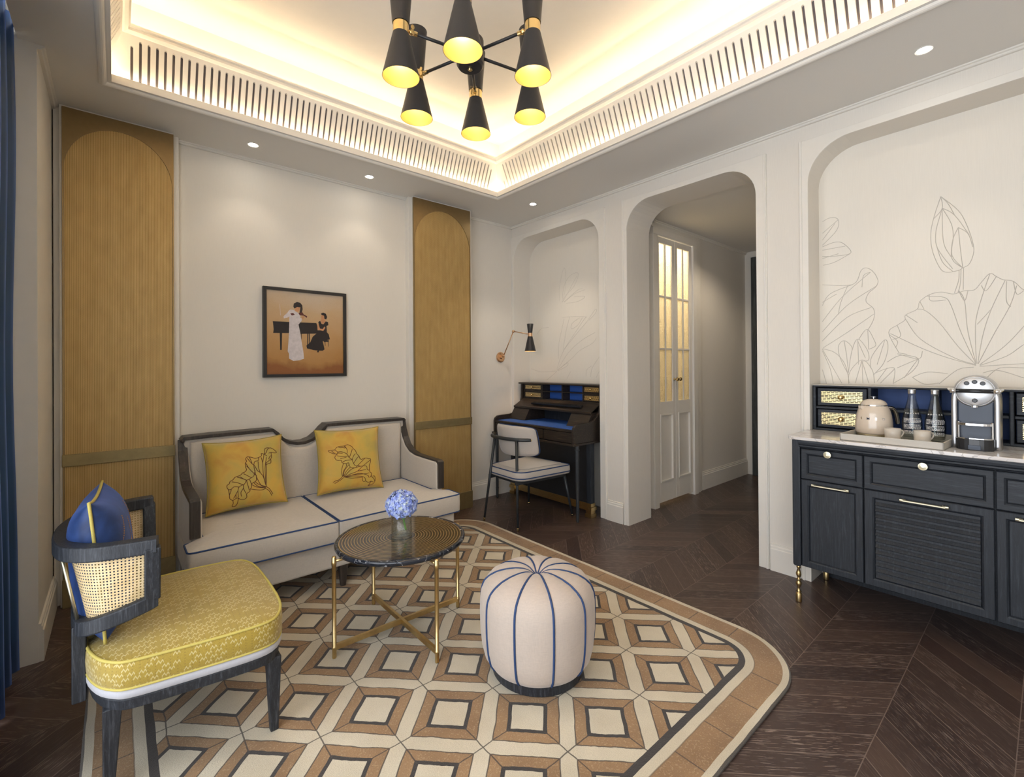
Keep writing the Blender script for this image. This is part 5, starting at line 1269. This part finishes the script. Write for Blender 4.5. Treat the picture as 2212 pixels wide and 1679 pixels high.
# coffee machine
MX, MY = 2.80, .214
cm = thing('coffee_machine', 'silver and navy capsule coffee machine with a round head on the marble worktop', 'coffee machine', (MX, MY, WZ))
bm = B(); box(bm, (2.745, MY - .055, WZ + .004), (2.90, MY + .055, WZ + .235)); obj('body', bm, 'navy_plastic', cm, bevel=.006, seg=3)
bm = B(); box(bm, (2.7445, MY - .0555, WZ + .198), (2.746, MY + .0555, WZ + .1995)); obj('seam', bm, 'black_gloss', cm)
for s_ in (1, -1):
    y_ = MY + s_ * .064
    bm = B(); pth = smoothline([(2.80, y_, WZ + .0), (2.80, y_, WZ + .12), (2.80, y_, WZ + .20), (2.80, y_ - s_ * .004, WZ + .232), (2.80, y_ - s_ * .020, WZ + .252), (2.80, MY + s_ * .022, WZ + .258)], 5)
    for p_ in pth: pass
    T, N = frames(pth, False); rs = []
    for i, p_ in enumerate(pth):
        n_ = T[i].cross(Vector((1, 0, 0))).normalized()
        rs.append(ring(bm, [p_ + n_ * (u * .0105) + Vector((v * .062, 0, 0)) for u, v in rrect(-1, 1, -1, 1, .35, 3)]))
    for i in range(len(rs) - 1): bridge(bm, rs[i], rs[i + 1])
    bm.faces.new(rs[0]); bm.faces.new(rs[-1]); obj('side_frame', bm, 'silver', cm, smooth=True)
HZ = WZ + .242
MM = Matrix.Translation((2.735, MY, HZ)) @ Matrix.Rotation(-pi / 2, 4, 'Y')
bm = B(); lathe(bm, [(.060, -.11), (.066, -.10), (.067, -.012), (.064, -.004), (.060, -.002)], seg=48, M4=MM); hd = obj('head', bm, 'silver', cm, smooth=False, bevel=.001)
bm = B(); lathe(bm, [(.0595, -.003), (.0585, .003), (.054, .006), (.02, .0085), (.001, .009)], seg=48, M4=MM); obj('head_cap', bm, 'silver_light', hd, smooth=True)
bm = B()
for (dy, dz) in ((.024, .034), (0, .040), (-.024, .034), (0, -.038)): lathe(bm, [(.0085, .003), (.0085, .0105), (.0065, .0112)], seg=20, M4=Matrix.Translation((2.735, MY + dy, HZ + dz)) @ Matrix.Rotation(-pi / 2, 4, 'Y'))
obj('button', bm, 'black_gloss', hd, smooth=False)
bm = B(); rod(bm, (2.716, MY - .058, HZ + .002), (2.716, MY + .058, HZ + .002), .0085, seg=20); hb = obj('lever', bm, 'black_gloss', cm, smooth=True)
bm = B()
for s_ in (1, -1):
    rod(bm, (2.716, MY + s_ * .056, HZ + .002), (2.716, MY + s_ * .074, HZ + .002), .0105, seg=16); tube(bm, smoothline([(2.716, MY + s_ * .072, HZ + .002), (2.735, MY + s_ * .080, HZ + .008), (2.76, MY + s_ * .076, HZ + .0)], 4), .005, 8)
obj('lever_joint', bm, 'chrome', hb, smooth=True)
bm = B(); rod(bm, (2.722, MY, HZ - .066), (2.722, MY, HZ - .058), .011, seg=16); obj('nozzle', bm, 'chrome', cm)
def arcpl(rx, hw, n=12, back=2.76):
    return [(back, MY + hw)] + [(2.735 - rx * math.cos(math.radians(a)) ** .6 if abs(a) < 90 else 2.735, MY + hw * math.sin(math.radians(-a))) for a in [-90 + 180 * k_ / n for k_ in range(n + 1)]] + [(back, MY - hw)]
pl = ccw(arcpl(.052, .058))
bm = B(); stack(bm, [[(x_, y_, WZ + .0) for x_, y_ in pl], [(x_, y_, WZ + .046) for x_, y_ in pl]]); dt = obj('drip_tray', bm, 'black_gloss', cm, bevel=.002)
bm = B(); box(bm, (2.680, MY - .020, WZ + .004), (2.685, MY + .018, WZ + .022)); obj('drip_slot', bm, 'navy_plastic', dt, bevel=.001)
bm = B(); p2 = offs(pl, .003); stack(bm, [[(x_, y_, WZ + .046) for x_, y_ in p2], [(x_, y_, WZ + .050) for x_, y_ in p2]]); obj('drip_grid', bm, 'chrome', dt)
bm = B(); p3 = ccw(arcpl(.034, .052)); stack(bm, [[(x_, y_, WZ + .100) for x_, y_ in p3], [(x_, y_, WZ + .110) for x_, y_ in p3]]); 
for s_ in (1, -1): rod(bm, (2.728, MY + s_ * .050, WZ + .048), (2.728, MY + s_ * .050, WZ + .114), .0042, seg=10)
obj('cup_stand', bm, 'chrome', cm, bevel=.001)

# ------------------------------------------------------------------ chandelier
CH = Vector((1.114, 1.554, 2.490))
ch = thing('chandelier', 'black and brass chandelier with six hourglass shades hanging from the ceiling tray', 'chandelier', (CH.x, CH.y, ZU))
bm = B(); lathe(bm, [(.020, -.062), (.048, -.058), (.056, -.045), (.056, .055), (.048, .062), (.010, .066)], CH, 40); obj('hub', bm, 'black_metal', ch, smooth=False, bevel=.003)
bm = B(); lathe(bm, [(.006, -.070), (.010, -.066), (.010, -.062)], CH, 16); obj('finial', bm, 'brass_bright', ch)
bm = B(); rod(bm, CH + Vector((0, 0, .06)), (CH.x, CH.y, ZU - .02), .008, seg=14); obj('stem', bm, 'black_metal', ch, smooth=True)
bm = B(); lathe(bm, [(.050, 0), (.055, .006), (.055, .030)], (CH.x, CH.y, ZU - .030), 32); obj('canopy', bm, 'black_metal', ch)
for k_ in range(6):
    a = math.radians(49.45 + 60 * k_); d = Vector((math.cos(a), math.sin(a), 0)); ax = CH + d * .290
    bm = B(); rod(bm, CH + d * .05, CH + d * .232, .0062, seg=12); am = obj('arm', bm, 'black_metal', ch, smooth=True)
    bm = B(); rod(bm, CH + d * .226, CH + d * .240, .0085, seg=12); bmesh.ops.create_uvsphere(bm, u_segments=14, v_segments=10, radius=.0105, matrix=Matrix.Translation(CH + d * .249)); rod(bm, CH + d * .255, CH + d * .266, .006, seg=12)
    sd_ = Vector((-d.y, d.x, 0)); MM = Matrix.Translation(CH + d * .249 + sd_ * .009) @ sd_.to_track_quat('Z', 'Y').to_matrix().to_4x4()
    lathe(bm, [(.004, 0), (.004, .008)], seg=10, M4=MM)
    w0 = CH + d * .249 + sd_ * .017; ng = 10
    for s2 in (1, -1):
        q_ = [w0 + Vector((0, 0, s2 * .010)) + (d * math.cos(t) * .007 + Vector((0, 0, math.sin(t) * .009))) for t in [2 * pi * i / ng for i in range(ng)]]
        stack(bm, [[p_ for p_ in q_], [p_ + sd_ * .002 for p_ in q_]])
    obj('swivel_joint', bm, 'brass_bright', am, smooth=False)
    bm = B(); lathe(bm, [(.0295, -.022), (.0300, .022)], ax, 32); obj('neck_band', bm, 'brass_bright', am)
    bm = B(); lathe(bm, [(.0305, -.020), (.0700, -.186)], ax, 48, cap=False); lathe(bm, [(.0290, -.022), (.0685, -.186)], ax, 48, cap=False, mi=1); lathe(bm, [(.0700, -.186), (.0685, -.186)], ax, 48, cap=False); obj('lower_shade', bm, ['black_metal', 'gold_inside'], am, smooth=True)
    bm = B(); lathe(bm, [(.0320, .018), (.0470, .200)], ax, 48, cap=False); lathe(bm, [(.0305, .020), (.0455, .200)], ax, 48, cap=False, mi=1); lathe(bm, [(.0470, .200), (.0455, .200)], ax, 48, cap=False); obj('upper_shade', bm, ['black_metal', 'gold_inside'], am, smooth=True)
    bm = B(); bmesh.ops.create_uvsphere(bm, u_segments=14, v_segments=10, radius=.016, matrix=Matrix.Translation(ax + Vector((0, 0, -.045)))); obj('bulb', bm, 'bulb_glow', am, smooth=True)

# ------------------------------------------------------------------ downlights and added fill beams
def spot(name, loc, energy, size=75, col=(1, .88, .72), blend=.6, soft=.02, to=None):
    l = bpy.data.lights.new(name, 'SPOT'); l.energy = energy; l.spot_size = math.radians(size); l.spot_blend = blend; l.color = col; l.shadow_soft_size = soft
    o_ = bpy.data.objects.new(name, l); COL.objects.link(o_); o_.location = loc
    if to: o_.rotation_euler = (Vector(to) - Vector(loc)).to_track_quat('-Z', 'Y').to_euler()
    return o_
dl = [(.63, 3.112, 'above the left end of the sofa wall', 1.5), (1.359, 3.118, 'above the right end of the sofa wall', 1.5), (2.625, 2.788, 'above the desk chair', 9), (2.629, .349, 'above the drinks cabinet', 3), (2.63, -.65, 'added unseen fill behind the viewer near the cabinet wall', 3), (.9, -.55, 'added unseen fill behind the viewer over the open floor', 8)]
for x_, y_, lab, en in dl[:4]:
    t = thing('downlight', 'small round recessed downlight in the ceiling ' + lab, 'downlight', (x_, y_, ZC), 'ceiling downlights')
    bm = B(); lathe(bm, [(.024, -.001), (.030, -.003), (.032, -.0005), (.032, .002)], (x_, y_, ZC), 28, cap=False); obj('trim_ring', bm, 'ceiling_white', t)
    bm = B(); lathe(bm, [(.0245, -.0012), (.0245, .0015)], (x_, y_, ZC), 28); obj('lens', bm, 'downlight_glow', t)
for x_, y_, lab, en in dl: spot('downlight_or_fill_beam', (x_, y_, ZC - .01), en, 95 if y_ > 3 else 88)  # beams behind the viewer have no fitting, added to brighten the room
spot('downlight_or_fill_beam', (4.2, 1.55, 2.41), 9, 140, (1, .84, .64))  # unseen beam without a fitting, added to light the hall
spot('lamp_beam', (2.873, 3.10, 1.42), 2.6, 100, (1, .62, .32), .5, .01)
for k_ in range(6):
    a = math.radians(49.45 + 60 * k_)
    l = bpy.data.lights.new('chandelier_lamp', 'POINT'); l.energy = 1.0; l.color = (1, .82, .58); l.shadow_soft_size = .018
    o_ = bpy.data.objects.new('chandelier_lamp', l); COL.objects.link(o_); o_.location = (CH.x + .29 * math.cos(a), CH.y + .29 * math.sin(a), CH.z - .07)
# bathroom lamp behind the rippled door glass
l = bpy.data.lights.new('bath_lamp', 'POINT'); l.energy = 10; l.color = (1, .89, .70); l.shadow_soft_size = .10
o_ = bpy.data.objects.new('bath_lamp', l); COL.objects.link(o_); o_.location = (3.75, 2.50, 2.30)
# daylight: sky through the window
wd = bpy.data.worlds.new('sky'); SC.world = wd; wd.use_nodes = True
bg = wd.node_tree.nodes['Background']; bg.inputs[0].default_value = (.90, .94, 1.0, 1); bg.inputs[1].default_value = 2.4
l = bpy.data.lights.new('window_portal', 'AREA'); l.shape = 'RECTANGLE'; l.size = 3.7; l.size_y = 2.4; l.cycles.is_portal = True
o_ = bpy.data.objects.new('window_portal', l); COL.objects.link(o_); o_.location = (-.60, .65, 1.28); o_.rotation_euler = (0, math.radians(-90), 0)
o_.rotation_euler = Vector((1, 0, 0)).to_track_quat('-Z', 'Z').to_euler()

# ------------------------------------------------------------------ camera
yw, pt_, rl = math.radians(40.55), math.radians(.2285), math.radians(-.4)
F = Vector((math.sin(yw) * math.cos(pt_), math.cos(yw) * math.cos(pt_), math.sin(pt_))); R0 = Vector((math.cos(yw), -math.sin(yw), 0)); U0 = R0.cross(F)
R2 = R0 * math.cos(rl) + U0 * math.sin(rl); U2 = U0 * math.cos(rl) - R0 * math.sin(rl)
cd = bpy.data.cameras.new('camera'); cam = bpy.data.objects.new('camera', cd); COL.objects.link(cam)
cam.matrix_world = Matrix(((R2.x, U2.x, -F.x, 0), (R2.y, U2.y, -F.y, 0), (R2.z, U2.z, -F.z, 1.2), (0, 0, 0, 1)))
cd.sensor_width = 36; cd.lens = 36 * 1000 / 2212; cd.shift_y = -(839.5 - 787.2) / 2212; cd.clip_start = .02
SC.camera = cam
vs_ = SC.view_settings; vs_.view_transform = 'Standard'; vs_.look = 'None'; vs_.gamma = 1; vs_.use_curve_mapping = False; vs_.exposure = 1.06
SC.cycles.max_bounces = 10; SC.cycles.diffuse_bounces = 5; SC.cycles.glossy_bounces = 4; SC.cycles.transmission_bounces = 8; SC.cycles.transparent_max_bounces = 12
SC.cycles.sample_clamp_indirect = 6; SC.cycles.caustics_reflective = False; SC.cycles.caustics_refractive = False
SC.cycles.use_denoising = True
